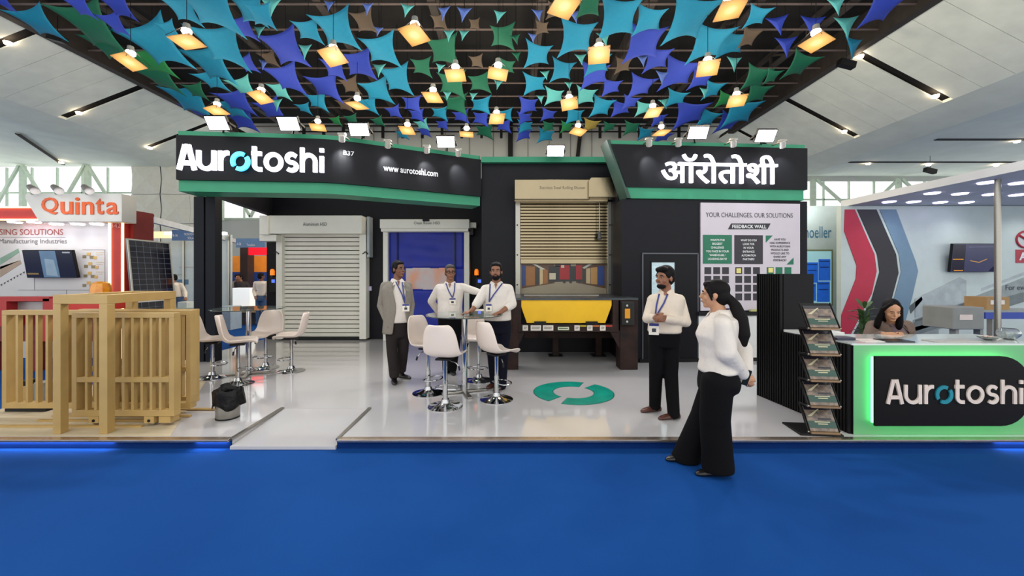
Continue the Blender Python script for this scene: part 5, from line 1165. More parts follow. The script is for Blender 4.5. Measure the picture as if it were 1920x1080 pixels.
for (x, y) in ((350, 70), (245, 110), (778, 58), (625, 100), (1057, 3), (1368, 10), (1123, 97), (1530, 72), (1327, 122), (854, 135), (934, 132), (812, 177), (490, 177), (670, 192), (1067, 190), (1381, 184), (1224, 206), (931, 218), (407, 203), (764, 240), (875, 247), (596, 234), (1084, 242), (1240, 244)):
    zc = 5.7; d = F * zc / (HZ - y)
    if lp0 is None:
        lp = lp0 = thing('pendant_lamp', P(x, y, d), 'glowing pendant lamp with square amber plate hanging among the ceiling sails', 'pendant lamp', 'pendant lamps among the sails')
        MB().box(-0.27, 0.27, -0.27, 0.27, -0.12, -0.10).build('diffuser_plate', PLATE, lp)
        MB().ell((0, 0, 0.14), (0.11, 0.11, 0.09), nu=12, nv=8).build('bulb', BULB, lp, smooth=True)
        MB().lathe([(0.03, 0.34), (0.07, 0.32), (0.085, 0.2), (0.1, 0.19)], 16).build('socket', GREYM, lp)
        MB().cyl((0, 0, 0.3), (0, 0, 3.27), 0.008, n=5).build('cable', DARK, lp)
        t = MB()
        for sx_ in (-1, 1):
            for sy_ in (-1, 1): t.cyl((sx_ * 0.28, sy_ * 0.28, -0.11), (0, 0, 0.3), 0.006, n=4)
        tag(t.build('hanger_wires', DARK, lp), kind='stuff')
    else:
        lp = copy_tree(lp0); lp.location = P(x, y, d)
    lp.rotation_euler = (0, 0, random.uniform(-.5, .5))
    [c for c in lp.children if c.name.startswith('diffuser')][0].rotation_euler = (random.uniform(-.35, 0.0), random.uniform(-.15, .15), 0)
    l = lamp('pendant_light', 'POINT', (0, 0, 0), 150, (1, 0.86, 0.66), None, 0.25); l.location = lp.location + Vector((0, 0, -0.3)); l.parent = None
    l.parent = lp; l.location = (0, 0, -1.0)
# small spots in the slots of the side ceilings
def slope_z(x): 
    if x < 0: f = (x + 15.4) / -3.6; return 9.64 - 1.4 * f
    f = (x - 12.2) / 3.4; return 9.64 - 1.79 * f
SPOTM = M('slot_spot', (255, 240, 220), 0.5, var=0, emit=(255, 226, 190), estr=25)
for px, d in ((148, 17.1), (281, 21.1), (76, 13.2), (1613, 14.5), (1754, 14.5), (1467, 18.3), (1583, 18.3), (15, 13.2), (400, 21.1)):
    x = XX(px, d); z = slope_z(x) - 0.06
    o = MB().lathe([(0.0, 0), (0.09, 0.0), (0.11, 0.08), (0.0, 0.08)], 14, (x, d, z - 0.05)).build('slot_spotlight', SPOTM); tag(o, 'small warm spotlight set in a dark slot of the sloping white ceiling', 'spotlight', 'ceiling slot spotlights')
for px, py, z in ((1628, 306, 7.42), (1741, 308, 7.42), (1868, 309, 7.42), (1907, 264, 7.42), (115, 304, 7.95)):
    d = (z - H) * F / (HZ - py); o = MB().lathe([(0.0, 0), (0.09, 0.0), (0.11, 0.06), (0.0, 0.06)], 14, (XX(px, d), d, z - 0.07)).build('slot_spotlight', SPOTM); tag(o, 'small warm spotlight in a narrow slot of the flat aisle ceiling', 'spotlight', 'aisle ceiling spotlights')
for px, py, d in ((1587, 120, 13.0), (1744, 320, 19.5), (108, 72, 12.5)):
    o = thing('ceiling_speaker', P(px, py, d), {1587: 'small black loudspeaker hanging below the right ceiling edge', 1744: 'small black loudspeaker under the flat right aisle ceiling', 108: 'small black loudspeaker at the left edge of the dark ceiling'}[px], 'loudspeaker')
    MB().cbox((0, 0, 0), (0.5, 0.2, 0.2), R=Matrix.Rotation(0.25, 3, 'Y')).build('cabinet', DARK, o); MB().cyl((0, 0, 0.1), (0, 0, 0.7), 0.01, n=5).build('hanger', DARK, o)
lb = thing('lighting_bar', (0, 21.8, 9.0), 'black horizontal bar with short drops at the far end of the ceiling void', 'lighting bar')
z1, z2 = ZZ(236, 21.8), ZZ(247, 21.8)
for z in (z1, z2): MB().bar((XX(560, 21.8), 21.8, z), (XX(1300, 21.8), 21.8, z), 0.06).build('tube', DARK, lb, world=True)
for x in (600, 780, 960, 1140, 1280): MB().cyl((XX(x, 21.8), 21.8, z1), (XX(x, 21.8), 21.8, 10.61), 0.015, n=5).build('hanger', DARK, lb, world=True)
for x in range(570, 1300, 37): MB().box(XX(x, 21.8) - 0.07, XX(x, 21.8) + 0.07, 21.75, 21.85, ZZ(259, 21.8), z1).build('drop', DARK, lb, world=True)

# ------------------------------------------------------------------ floodlights and spots of the stand
def flood(px, py, d, label, back, power=60):
    c = P(px, py, d); o = thing('floodlight', c, label, 'floodlight', 'LED floodlights on the fascia')
    n = Vector((0, -0.80, -0.60)).normalized(); u = Vector((1, 0, 0)); v = u.cross(n).normalized(); v = v if v.z > 0 else -v
    w, h = 0.155, 0.10
    def q(a, b, o_): return c + u * a * w + v * b * h + n * o_
    MB().slab([q(-1.08, -1.12, 0), q(1.08, -1.12, 0), q(1.08, 1.12, 0), q(-1.08, 1.12, 0)], -n, 0.05).build('housing', DARK, o, world=True)
    MB().slab([q(-1, -1, .004), q(1, -1, .004), q(1, 1, .004), q(-1, 1, .004)], -n, 0.003).build('led_face', GLOWW, o, world=True)
    b = Vector(back); t = MB()
    for s in (-1, 1): t.bar(q(s * 1.15, 0, -0.02), q(s * 1.15, -1.0, -0.13), 0.012, 0.03)
    t.bar(q(-1.15, -1.0, -0.13), q(1.15, -1.0, -0.13), 0.012, 0.03); t.bar(q(0, -1.0, -0.13), b, 0.025); t.build('yoke', DARK, o, world=True)
    l = lamp('flood_beam', 'AREA', c + n * 0.03, power, (0.95, 0.96, 1), o, 0.25, c + n)
    l.data.shape = 'RECTANGLE'; l.data.size = 0.3; l.data.size_y = 0.18; l.data.spread = math.radians(150)
for px, py, d in ((407, 231, 6.35), (541, 232, 6.5), (673, 243, 6.75), (836, 266, 7.4)):
    flood(px, py, d, 'bright white LED floodlight on an arm above the long left fascia', (XX(px, d + .5), d + 0.6, 3.98))
flood(1042, 283, 7.7, 'bright white LED floodlight above the steel shutter', (XX(1042, 8.1), 8.1, 3.97))
for px, py, d in ((1309, 249, 6.75), (1436, 255, 6.9)):
    flood(px, py, d, 'bright white LED floodlight on an arm above the slant-ended right fascia', (XX(px, d + .5), d + 0.6, 3.98))
def spotlight(px, py, d, label, group, wallpt):
    c = P(px, py, d); o = thing('chrome_spotlight', c, label, 'spotlight', group); t_ = Vector(wallpt); n = (t_ - c).normalized()
    MB().cyl(c - n * 0.07, c + n * 0.05, 0.045, 0.05, n=14).build('can', M('spot_body', (206, 200, 190), 0.3, 0.3), o, world=True, smooth=True)
    MB().cyl(c + n * 0.048, c + n * 0.054, 0.042, n=14).build('lens', GLOWW, o, world=True)
    MB().bar(c + Vector((0, 0.0, 0.06)), c + Vector((0, 0.28, 0.07)), 0.02).build('arm', STEEL, o, world=True)
    MB().cbox(c + Vector((0.0, 0.0, 0.065)), (0.12, 0.06, 0.03)).build('swivel', STEEL, o, world=True)
    lamp('spot_beam', 'SPOT', c + n * 0.07, 60, (0.94, 0.97, 1), o, 0.02, t_, 62, 0.9)
for px, py in ((641, 259), (727, 271), (800, 281), (859, 287)):
    w = VP(px, py + 40, L1, L2, 0.0); spotlight(px, py, w.y - 0.32, 'small chrome spotlight aimed down the angled part of the left fascia', 'spotlights on the left fascia', w)
for px, py in ((1217, 268), (1272, 268), (1375, 269), (1467, 271)):
    w = VP(px, py + 45, R0, R1, 0.0); spotlight(px, py, w.y - 0.3, 'small chrome spotlight aimed down the slant-ended right fascia', 'spotlights on the right fascia', w)
LEDB = M('cool_led', (200, 220, 255), 0.5, var=0, emit=(190, 215, 255), estr=30)
for i, (x0, x1, lab) in enumerate(((-5.0, -3.75, 'cool white light strip under the platform edge below the sliding gate'), (-2.98, -2.68, 'short cool light strip under the platform edge beside the ramp'), (4.55, 5.4, 'cool light strip under the platform edge below the counter'))):
    o = MB().box(x0, x1, 3.808, 3.823, 0.0645, 0.0695).build('light_strip', LEDB); tag(o, lab, 'light strip')
# ------------------------------------------------------------------ people
def V(*a): return Vector(a)
def hand(mb, w, d, side, up, curl=0.6, s=1.0):
    """palm and five fingers from the wrist w along d; side points to the thumb, up is the back of the hand"""
    d = d.normalized(); side = (side - d * side.dot(d)).normalized(); up = d.cross(side); up = up if up.dot(Vector((0, 0, 1))) >= 0 else -up
    k = 0.0085 * s
    pe = w + d * 0.085 * s
    mb.cap(w, 0.026 * s, w + d * 0.03 * s, 0.030 * s, flat=0.75, fdir=up)
    mb.loft([(w + d * 0.015 * s, side * 0.026 * s, up * 0.018 * s), (w + d * 0.05 * s, side * 0.038 * s, up * 0.016 * s), (pe, side * 0.04 * s, up * 0.013 * s)], 14)
    for i, ln in enumerate((0.068, 0.078, 0.073, 0.056)):
        r = pe + side * (0.029 - 0.019 * i) * s - d * 0.006 * s; a = curl * (0.5 + 0.1 * i)
        p1 = r + (d * math.cos(a) - up * math.sin(a)) * ln * 0.5 * s; a2 = a + curl * 0.8
        p2 = p1 + (d * math.cos(a2) - up * math.sin(a2)) * ln * 0.42 * s
        mb.cap(r, k * 1.05, p1, k, n=8); mb.cap(p1, k, p2, k * 0.8, n=8)
    t0 = w + d * 0.03 * s + side * 0.026 * s; t1 = t0 + (d * 0.8 + side * 0.55 - up * 0.25).normalized() * 0.042 * s; t2 = t1 + (d * 0.95 + side * 0.1 - up * 0.3).normalized() * 0.03 * s
    mb.cap(t0, 0.012 * s, t1, 0.0105 * s, n=8); mb.cap(t1, 0.0105 * s, t2, 0.008 * s, n=8)

def rot_face(yaw, pitch=0.0, roll=0.0):
    """face looks to -y; yaw > 0 turns it to +x, pitch > 0 looks down"""
    return Matrix.Rotation(yaw, 3, 'Z') @ Matrix.Rotation(pitch, 3, 'X') @ Matrix.Rotation(roll, 3, 'Y')

def person(label, base, d, J, skin, top, bottom, shoe, yaw=0.0, face=None, pitch=0.0, hs=1.0, build=1.0, belly=1.0, hair='short', sleeve=1.0,
           hands=None, jacket=None, jgap=0.55, lanyard=None, beard=False, glasses=False, wide=False, belt=True, seated=False, female=False, low=False, puff=1.0, hemz=None, smile=False, armr=1.0, handinfo=None):
    root = thing('person', base, label, 'person')
    q = {k: P(v[0], v[1], d + v[2]) for k, v in J.items()}
    vx = 0.014 if low else 0.0065
    lat = V(math.cos(yaw), math.sin(yaw), 0); fwd = V(math.sin(yaw), -math.cos(yaw), 0)
    pel = (q['hipL'] + q['hipR']) / 2; nk = q['neck']; axis = nk - pel
    def ring(f, w, dp, o=0.0): return (pel + axis * f + fwd * o, lat * w, fwd * dp)
    B = build
    if female: prof = [(-0.16, .15, .125, -.01), (-0.04, .168, .13, -.012), (0.14, .150, .112, 0), (0.34, .128, .10, .008), (0.52, .138, .108, .012), (0.68, .152, .122, .03), (0.82, .160, .11, .015), (0.93, .15, .085, 0), (1.0, .07, .06, 0)]
    else: prof = [(-0.16, .150, .112, 0), (-0.02, .160, .118, 0), (0.16, .157, .115 * belly, .02 * belly), (0.36, .158, .116 * belly, .02 * belly), (0.55, .164, .118, .012), (0.74, .176, .118, .005), (0.87, .185, .105, 0), (0.95, .15, .08, 0), (1.01, .07, .06, 0)]
    prof = [(f, w * B, dp * B, o) for f, w, dp, o in prof]
    # ---- skin: one continuous body
    R = rot_face(yaw if face is None else face, pitch); hc = q['head']
    def hp(x, y, z): return hc + R @ (V(x, y, z) * hs)
    b = MB()
    b.ell(hp(0, .012, .03), (.074 * hs, .093 * hs, .088 * hs), R, 20, 14)
    b.ell(hp(0, -.022, -.035), (.060 * hs, .066 * hs, .078 * hs), R, 18, 12)
    b.ell(hp(0, -.058, -.09), (.032 * hs, .028 * hs, .024 * hs), R, 12, 8)
    for s in (-1, 1):
        b.ell(hp(s * .042, -.055, -.03), (.022 * hs, .02 * hs, .024 * hs), R, 10, 7)        # cheek
        b.ell(hp(s * .076, .01, -.012), (.010 * hs, .020 * hs, .030 * hs), R, 10, 7)         # ear
        b.ell(hp(s * .03, -.074, .018), (.022 * hs, .014 * hs, .010 * hs), R, 10, 7)         # brow ridge
    b.cap(hp(0, -.085, .012), .009 * hs, hp(0, -.104, -.022), .013 * hs, n=10)              # nose
    b.ell(hp(0, -.082, -.058), (.026 * hs, .014 * hs, .014 * hs), R, 10, 7)                  # mouth mound
    b.cap(nk - axis.normalized() * 0.05, .06 * B, hp(0, .015, -.06), .052 * hs, n=16)
    b.loft([ring(f, w - .02, dp - .02, o) for f, w, dp, o in prof[:-1]], 22)
    arms = (('L', 'shL', 'elL', 'wrL'), ('R', 'shR', 'elR', 'wrR'))
    for tagc, s_, e_, w_ in arms:
        b.cap(nk - axis * .07, .045 * B, q[s_], .046 * B); b.cap(q[s_], .048 * B, q[e_], .040 * B); b.cap(q[e_], .040 * B, q[w_], .027 * B)
        hi = (handinfo or {}).get(tagc, {}); dr = hi.get('dir'); dr = Vector(dr) if dr else (q[w_] - q[e_])
        if not hi.get('hide'):
            sd = Vector(hi.get('thumb', fwd)); hand(b, q[w_], dr, sd, None, hi.get('curl', 0.6), hs)
    if not seated:
        for h_, k_, a_ in (('hipL', 'knL', 'anL'), ('hipR', 'knR', 'anR')):
            b.cap(q[h_], .078 * B, q[k_], .052 * B); b.cap(q[k_], .05 * B, q[a_], .036 * B)
    body = blob(b, 'body', skin, root, vx, 3)
    # ---- face
    def feat(nm, mat, c, r): return MB().ell(c, tuple(x * hs for x in r), R, 10, 7).build(nm, mat, body, smooth=True, world=True)
    if not low:
        for s in (-1, 1):
            feat('eye', EYEW, hp(s * .030, -.0765, .004), (.0115, .005, .0045)); feat('iris', EYED, hp(s * .030, -.0805, .004), (.0055, .004, .0058))
            MB().tube([hp(s * .014, -.088, .024), hp(s * .030, -.089, .029), hp(s * .048, -.078, .024)], .0042 * hs, 6).build('eyebrow', HAIR, body, world=True)
        if smile: MB().ell(hp(0, -.094, -.057), (.022 * hs, .006 * hs, .006 * hs), R, 12, 7).build('teeth', EYEW, body, world=True, smooth=True)
        MB().tube([hp(-.022, -.091, -.052 if smile else -.057), hp(0, -.098, -.0585), hp(.022, -.091, -.052 if smile else -.057)], .0042 * hs, 6).build('lips', LIP, body, world=True)
        if smile: MB().tube([hp(-.022, -.091, -.054), hp(0, -.097, -.066), hp(.022, -.091, -.054)], .0042 * hs, 6).build('lips', LIP, body, world=True)
    if glasses:
        t = MB()
        for s in (-1, 1): t.tube([hp(s * .033 + .022 * math.cos(a), -.096, .004 + .017 * math.sin(a)) for a in (2 * math.pi * i / 14 for i in range(14))], .003, 5, closed=True); t.tube([hp(s * .054, -.094, .008), hp(s * .08, -.03, .008), hp(s * .08, .02, .0)], .003, 5)
        t.tube([hp(-.011, -.099, .006), hp(.011, -.099, .006)], .003, 5); t.build('glasses', DARK, root, world=True)
    if beard:
        t = MB(); t.ell(hp(0, -.045, -.075), (.058 * hs, .05 * hs, .045 * hs), R, 14, 9); t.ell(hp(0, -.083, -.044), (.03 * hs, .013 * hs, .006 * hs), R, 12, 7)
        for s in (-1, 1): t.ell(hp(s * .058, -.012, -.045), (.012 * hs, .035 * hs, .045 * hs), R, 10, 7)
        if beard == 2: t = MB(); t.ell(hp(0, -.048, -.085), (.05 * hs, .045 * hs, .032 * hs), R, 14, 9); t.ell(hp(0, -.086, -.044), (.026 * hs, .010 * hs, .005 * hs), R, 12, 7)
        blob(t, 'beard', HAIR, root, 0.006, 2)
    # ---- hair
    t = MB()
    if hair in ('short', 'grey', 'full'):
        g = 1.0 if hair != 'full' else 1.06
        t.ell(hp(0, .022, .052), (.080 * hs * g, .092 * hs * g, .080 * hs * g), R, 20, 14)
        t.ell(hp(0, .045, .0), (.077 * hs * g, .072 * hs, .085 * hs), R, 18, 12)
        for s in (-1, 1): t.ell(hp(s * .068, -.012, .03), (.014 * hs, .035 * hs, .035 * hs), R, 10, 8)
        if hair == 'full': t.ell(hp(.01, -.045, .09), (.062 * hs, .05 * hs, .034 * hs), R, 14, 10); t.ell(hp(-.03, -.06, .085), (.03 * hs, .03 * hs, .028 * hs), R, 12, 8)
        else: t.ell(hp(0, -.03, .088), (.062 * hs, .045 * hs, .026 * hs), R, 14, 9)
    elif hair == 'pony':
        t.ell(hp(0, .022, .042), (.086 * hs, .100 * hs, .088 * hs), R, 20, 14); t.ell(hp(0, .055, -.01), (.078 * hs, .066 * hs, .085 * hs), R, 16, 12)
        for s in (-1, 1): t.cap(hp(s * .068, -.045, .05), .016 * hs, hp(s * .074, -.015, -.045), .009 * hs, n=8)
        t.ell(hp(0, -.045, .085), (.058 * hs, .04 * hs, .03 * hs), R, 12, 9)
        t.cap(hp(0, .115, -.03), .032, hp(0, .155, -.09), .045); t.cap(hp(0, .155, -.09), .045, hp(0, .19, -.2), .06); t.cap(hp(0, .19, -.2), .06, hp(0, .215, -.32), .05); t.cap(hp(0, .215, -.32), .05, hp(.01, .22, -.40), .022)
    elif hair == 'long':
        t.ell(hp(0, .029, .046), (.085 * hs, .094 * hs, .087 * hs), R, 20, 14); t.ell(hp(0, .06, -.06), (.09 * hs, .06 * hs, .13 * hs), R, 16, 12)
        for s in (-1, 1):
            t.cap(hp(s * .035, -.03, .095), .02 * hs, hp(s * .078, -.02, 0.04), .016 * hs, n=10); t.cap(hp(s * .078, -.02, 0.04), .016 * hs, hp(s * .084, .0, 0.0), .018 * hs, n=10); t.cap(hp(s * .084, .0, 0.02), .02 * hs, hp(s * .1, .01, -.13), .034 * hs, n=10)
            t.cap(hp(s * .1, .01, -.13), .036 * hs, hp(s * .105, .0, -.2), .034 * hs, n=10); t.cap(hp(s * .105, .0, -.2), .034 * hs, hp(s * .10, .02, -.3), .022 * hs, n=10)
    if t.v: blob(t, 'hair', HAIR if hair != 'grey' else M('grey_hair', (58, 52, 50), 0.5, var=0.3, scale=40), root, 0.007 if not low else .014, 3)
    # ---- trousers
    t = MB(); hip = [(f, w * 1.02 + .008, dp * 1.02 + .008, o) for f, w, dp, o in prof[:3]]
    t.loft([ring(-0.2, .13 * B, .1 * B)] + [ring(f, w, dp, o) for f, w, dp, o in hip], 22)
    if not seated:
        for h_, k_, a_ in (('hipL', 'knL', 'anL'), ('hipR', 'knR', 'anR')):
            if wide:
                h0, k0, a0 = q[h_], q[k_], q[a_]
                t.cap(h0 - V(0, 0, .03), .125, k0, .118, n=18); t.loft([(k0 + V(0, 0, .02), fwd * .118, lat * .11), ((k0 + a0) / 2, fwd * .12, lat * .11), (a0 + V(0, 0, -.02), fwd * .125, lat * .115), (a0 + V(0, 0, -.062), fwd * .125, lat * .115)], 20)
            else:
                t.cap(q[h_], .092 * B, q[k_], .074 * B, n=16); t.cap(q[k_], .074 * B, q[a_] + V(0, 0, .0), .064 * B, n=16); t.loft([(q[a_] + V(0, 0, .05), fwd * .075, lat * .062), (q[a_] + V(0, 0, -.03), fwd * .085, lat * .064)], 16)
    blob(t, 'trousers', bottom, root, 0.009 if not low else .016, 14 if wide else 6)
    if belt:
        r0 = ring(prof[2][0] - 0.005, prof[2][1] + .012, prof[2][2] + .012, prof[2][3])
        MB().loft([(r0[0] - V(0, 0, .018), r0[1], r0[2]), (r0[0] + V(0, 0, .018), r0[1], r0[2])], 30).build('belt', DARK, root, world=True, smooth=True)
    # ---- shoes
    if not seated:
        for a_, t_ in (('anL', 'toeL'), ('anR', 'toeR')):
            a0, t0 = q[a_], q[t_]; zb = root.location.z; dr = V(t0.x - a0.x, t0.y - a0.y, 0); dr = dr.normalized() if dr.length > 1e-3 else fwd
            s = V(-dr.y, dr.x, 0); c = V(a0.x, a0.y, zb); m = MB()
            m.loft([(c - dr * .065 + V(0, 0, .004), s * .03, dr * .012), (c - dr * .05 + V(0, 0, .03), s * .036, dr * .03), (c + V(0, 0, .07), s * .04, dr * .05)], 14)
            m.loft([(c - dr * .07 + V(0, 0, .028), s * .032, V(0, 0, .028)), (c + V(0, 0, .032), s * .042, V(0, 0, .032)), (c + dr * .09 + V(0, 0, .027), s * .046, V(0, 0, .027)), (c + dr * .15 + V(0, 0, .02), s * .038, V(0, 0, .02)), (c + dr * .185 + V(0, 0, .014), s * .016, V(0, 0, .012))], 16)
            blob(m, 'shoe', shoe, root, 0.006 if not low else .014, 3)
    # ---- shirt or blouse
    lo = 2 if not female else 1
    st = [(f, w + .014, dp + .016, o) for f, w, dp, o in prof]
    st[-1] = (st[-1][0] - 0.005, .075 * B, .072 * B, 0)
    t = MB(); t.loft([ring(prof[2][0] - 0.04, prof[2][1] + .004, prof[2][2] + .004, prof[2][3])] + [ring(f, w + (.006 if i == 2 else 0), dp + (.008 if i == 2 else 0), o) for i, (f, w, dp, o) in enumerate(st) if i >= 2], 26)
    if jacket is None:
        for tagc, s_, e_, w_ in arms:
            sl = sleeve; endp = q[e_] + (q[w_] - q[e_]) * (0.92 if sl >= 1 else sl); p = puff
            t.cap(nk - axis * .075, .056 * B, q[s_] - V(0, 0, .008), .056 * B, n=16); t.cap(q[s_] - V(0, 0, .01), .059 * B, q[e_], .055 * B * p * armr, n=16); t.cap(q[e_], .056 * B * p * armr, endp, (.042 if sl >= 1 else .05) * B * p * armr, n=14)
    shirt = blob(t, 'shirt', top, root, 0.008 if not low else .016, 14 if female else 6)
    bv = [shirt]
    if not low:
        n0 = nk + axis.normalized() * 0.005; t = MB(); nN = 24; vs = []
        for k, (rr, zz) in enumerate(((.066, .035), (.078, .012), (.094, -.022))):
            for j in range(nN):
                a = 2 * math.pi * j / nN; fr = max(0, -math.sin(a)) ** 6
                vs.append(n0 + lat * math.cos(a) * rr * B + (-fwd) * math.sin(a) * rr * B * .95 + V(0, 0, zz - (.03 + .03 * (k == 2)) * fr))
        fs = [(i * nN + j, i * nN + (j + 1) % nN, (i + 1) * nN + (j + 1) % nN, (i + 1) * nN + j) for i in range(2) for j in range(nN)]
        MB().add(vs, fs).build('collar', top, root, smooth=True, world=True, solid=0.006, fix=False)
        for s in (-1, 1):
            def cp(a, f, z): return n0 + (lat * a + fwd * f) * B + V(0, 0, z)
            MB().add([cp(s * .066, .03, .036), cp(s * .012, .078, .002), cp(s * .05, .104, -.062), cp(s * .09, .062, -.012)], [(0, 1, 2, 3)]).build('collar_flap', top, root, world=True, solid=0.006, fix=False)
        if not female: MB().add([cp(-.018, .078, .004), cp(.018, .078, .004), cp(0, .112, -.075)], [(0, 1, 2)]).build('open_neck', skin, body, world=True, solid=0.004, fix=False)
        if jacket is None and not female:
            L_ = axis.length
            for f in (0.3, 0.44, 0.58, 0.72):
                w_, dp_, o_ = [(w, dp, o) for ff, w, dp, o in st if ff >= f][0]; MB().ell(pel + axis * f + fwd * (o_ + dp_ + .001), .0065, nu=8, nv=5).build('button', top, shirt, world=True)
    # ---- jacket: open shell plus sleeves
    if jacket is not None:
        hz_ = hemz if hemz is not None else -0.02
        jr = [(hz_, prof[1][1] + .05, prof[1][2] + .055, .0), (0.12, prof[2][1] + .036, prof[2][2] + .036, .01)] + [(f, w + .03, dp + .032, o) for f, w, dp, o in prof[3:7]] + [(0.94, prof[7][1] + .022, prof[7][2] + .022, 0), (1.0, .085, .082, 0)]
        n = 30; vs = []
        for k, (f, w, dp, o) in enumerate(jr):
            g = jgap * (1.25 if k < 2 else (0.75 if k < 4 else 1.0 + 0.1 * (k - 4)))
            for j in range(n + 1):
                a = g + (2 * math.pi - 2 * g) * j / n
                vs.append(pel + axis * f + fwd * o + fwd * math.cos(a) * dp + lat * math.sin(a) * w)
        fs = [(i * (n + 1) + j, i * (n + 1) + j + 1, (i + 1) * (n + 1) + j + 1, (i + 1) * (n + 1) + j) for i in range(len(jr) - 1) for j in range(n)]
        MB().add(vs, fs).build('jacket', jacket, root, smooth=True, world=True, solid=0.014, sub=1, fix=False)
        for tagc, s_, e_, w_ in arms:
            t = MB(); t.cap(nk - axis * .08, .06 * B, q[s_] - V(0, 0, .008), .062 * B, n=16); t.cap(q[s_] - V(0, 0, .01), .064 * B, q[e_], .058 * B, n=16); t.cap(q[e_], .060 * B, q[e_] + (q[w_] - q[e_]) * .9, .047 * B, n=14); blob(t, 'jacket_sleeve', jacket, root, 0.008 if not low else .016, 4)
        for s in (-1, 1):
            g = jgap * 1.0; pts = []
            for f, gg, wd in ((0.98, .9, .02), (0.80, 1.1, .05), (0.60, 1.0, .035), (0.45, .8, .004)):
                i = min(range(len(jr)), key=lambda k: abs(jr[k][0] - f)); w, dp, o = jr[i][1] + .009, jr[i][2] + .009, jr[i][3]
                for e in (0, wd / .14):
                    a = g * gg + e; pts.append(pel + axis * f + fwd * o + fwd * math.cos(a) * dp + lat * s * math.sin(a) * w)
            MB().add(pts, [(0, 1, 3, 2), (2, 3, 5, 4), (4, 5, 7, 6)]).build('lapel', jacket, root, world=True, solid=0.006, fix=False)
    # ---- lanyard and badge laid on the clothing by casting along the line of sight
    if lanyard:
        inv = [BVHTree.FromPolygons([v.co + root.location for v in o.data.vertices], [p.vertices for p in o.data.polygons]) for o in bv]
        def stick(px, py, off=0.012):
            o = V(0, 0, H); dirn = (P(px, py, d) - o).normalized(); best = None
            for t in inv:
                h = t.ray_cast(o, dirn)
                if h[0] is not None and (best is None or h[3] < best): best = h[3]
            return o + dirn * ((best - off) if best is not None else (P(px, py, d - 0.14) - o).length)
        for path in lanyard['paths']:
            pts = []
            for (a, b2) in zip(path[:-1], path[1:]):
                for i in range(5): f = i / 5; pts.append(stick(a[0] + (b2[0] - a[0]) * f, a[1] + (b2[1] - a[1]) * f))
            pts.append(stick(*path[-1])); t = MB()
            for a, b2 in zip(pts[:-1], pts[1:]): t.bar(a, b2 + (b2 - a) * .05, 0.016, 0.004, up=fwd)
            t.build('lanyard', LANY, root, world=True)
        x0, y0, x1, y1 = lanyard['badge']; c = stick((x0 + x1) / 2, (y0 + y1) / 2, 0.03); sc_ = c.y / F
        bd = MB().cbox(c, ((x1 - x0) * sc_, .004, (y1 - y0) * sc_), R=Matrix.Rotation(yaw * .5, 3, 'Z')).build('badge', BADGE, root, world=True, bevel=.002)
        MB().cbox(c + V(0, -.004, (y1 - y0) * sc_ * .38), ((x1 - x0) * sc_ * .95, .004, (y1 - y0) * sc_ * .22), R=Matrix.Rotation(yaw * .5, 3, 'Z')).build('badge_header', LANY, bd, world=True)
        MB().cbox(c + V(0, -.004, -.012), ((x1 - x0) * sc_ * .4, .003, (y1 - y0) * sc_ * .3), R=Matrix.Rotation(yaw * .5, 3, 'Z')).build('badge_print', INK, bd, world=True)
    return root, q

# man in the grey jacket, hands in pockets, looking to the right
person('man in grey jacket and dark trousers with hands in his pockets', G(750, 712), 5.98,
       {'head': (747.5, 505, -.02), 'neck': (744, 527.5, .0), 'shL': (722, 535, -.06), 'shR': (764, 534, .10), 'elL': (715, 573, -.02), 'elR': (770, 571, .12), 'wrL': (726, 603, -.10), 'wrR': (768, 598, -.02),
        'hipL': (735, 616, -.03), 'hipR': (756, 616, .05), 'knL': (735, 656, -.10), 'knR': (756, 657, .04), 'anL': (739, 703, -.14), 'anR': (753, 692.5, .12), 'toeL': (740, 718, -.34), 'toeR': (764, 699, .06)},
       SKIN2, SHIRT, TROUC, BLACKS, yaw=0.55, face=1.0, hs=1.03, build=1.06, jacket=GREYJ, jgap=0.42, hemz=-0.10, lanyard={'paths': [[(742, 528), (754, 552), (759, 568)], [(754, 529), (757, 550), (760, 568)]], 'badge': (754.5, 570, 767.5, 584)},
       handinfo={'L': {'dir': (.3, -.2, -1), 'curl': .3}, 'R': {'hide': True}})
# man with glasses, one arm behind his back
person('older man with glasses and white shirt standing behind the glass table', G(845, 699), 6.4,
       {'head': (844, 511, -.03), 'neck': (844, 532.5, 0), 'shL': (823, 539, -.02), 'shR': (866, 537, .02), 'elL': (809, 565, .06), 'elR': (887, 545, .02), 'wrL': (820, 583, .17), 'wrR': (903, 549, -.05),
        'hipL': (833, 601, 0), 'hipR': (855, 601, 0), 'knL': (838, 645, -.02), 'knR': (853, 645, -.02), 'anL': (838, 692, .08), 'anR': (848, 692, -.02), 'toeL': (834, 697, -.1), 'toeR': (852, 701, -.22)},
       SKIN1, SHIRT, TROUB, BLACKS, yaw=0.1, face=0.28, hs=1.02, build=1.12, belly=1.2, hair='grey', glasses=True, lanyard={'paths': [[(836, 531), (841, 545), (848, 558)], [(853, 530), (852, 545), (849, 558)]], 'badge': (842.5, 559, 854.5, 571)},
       handinfo={'L': {'dir': (.6, .5, -.2), 'curl': .5}, 'R': {'dir': (1, -.1, -.15), 'thumb': (0, 0, 1), 'curl': .4}})
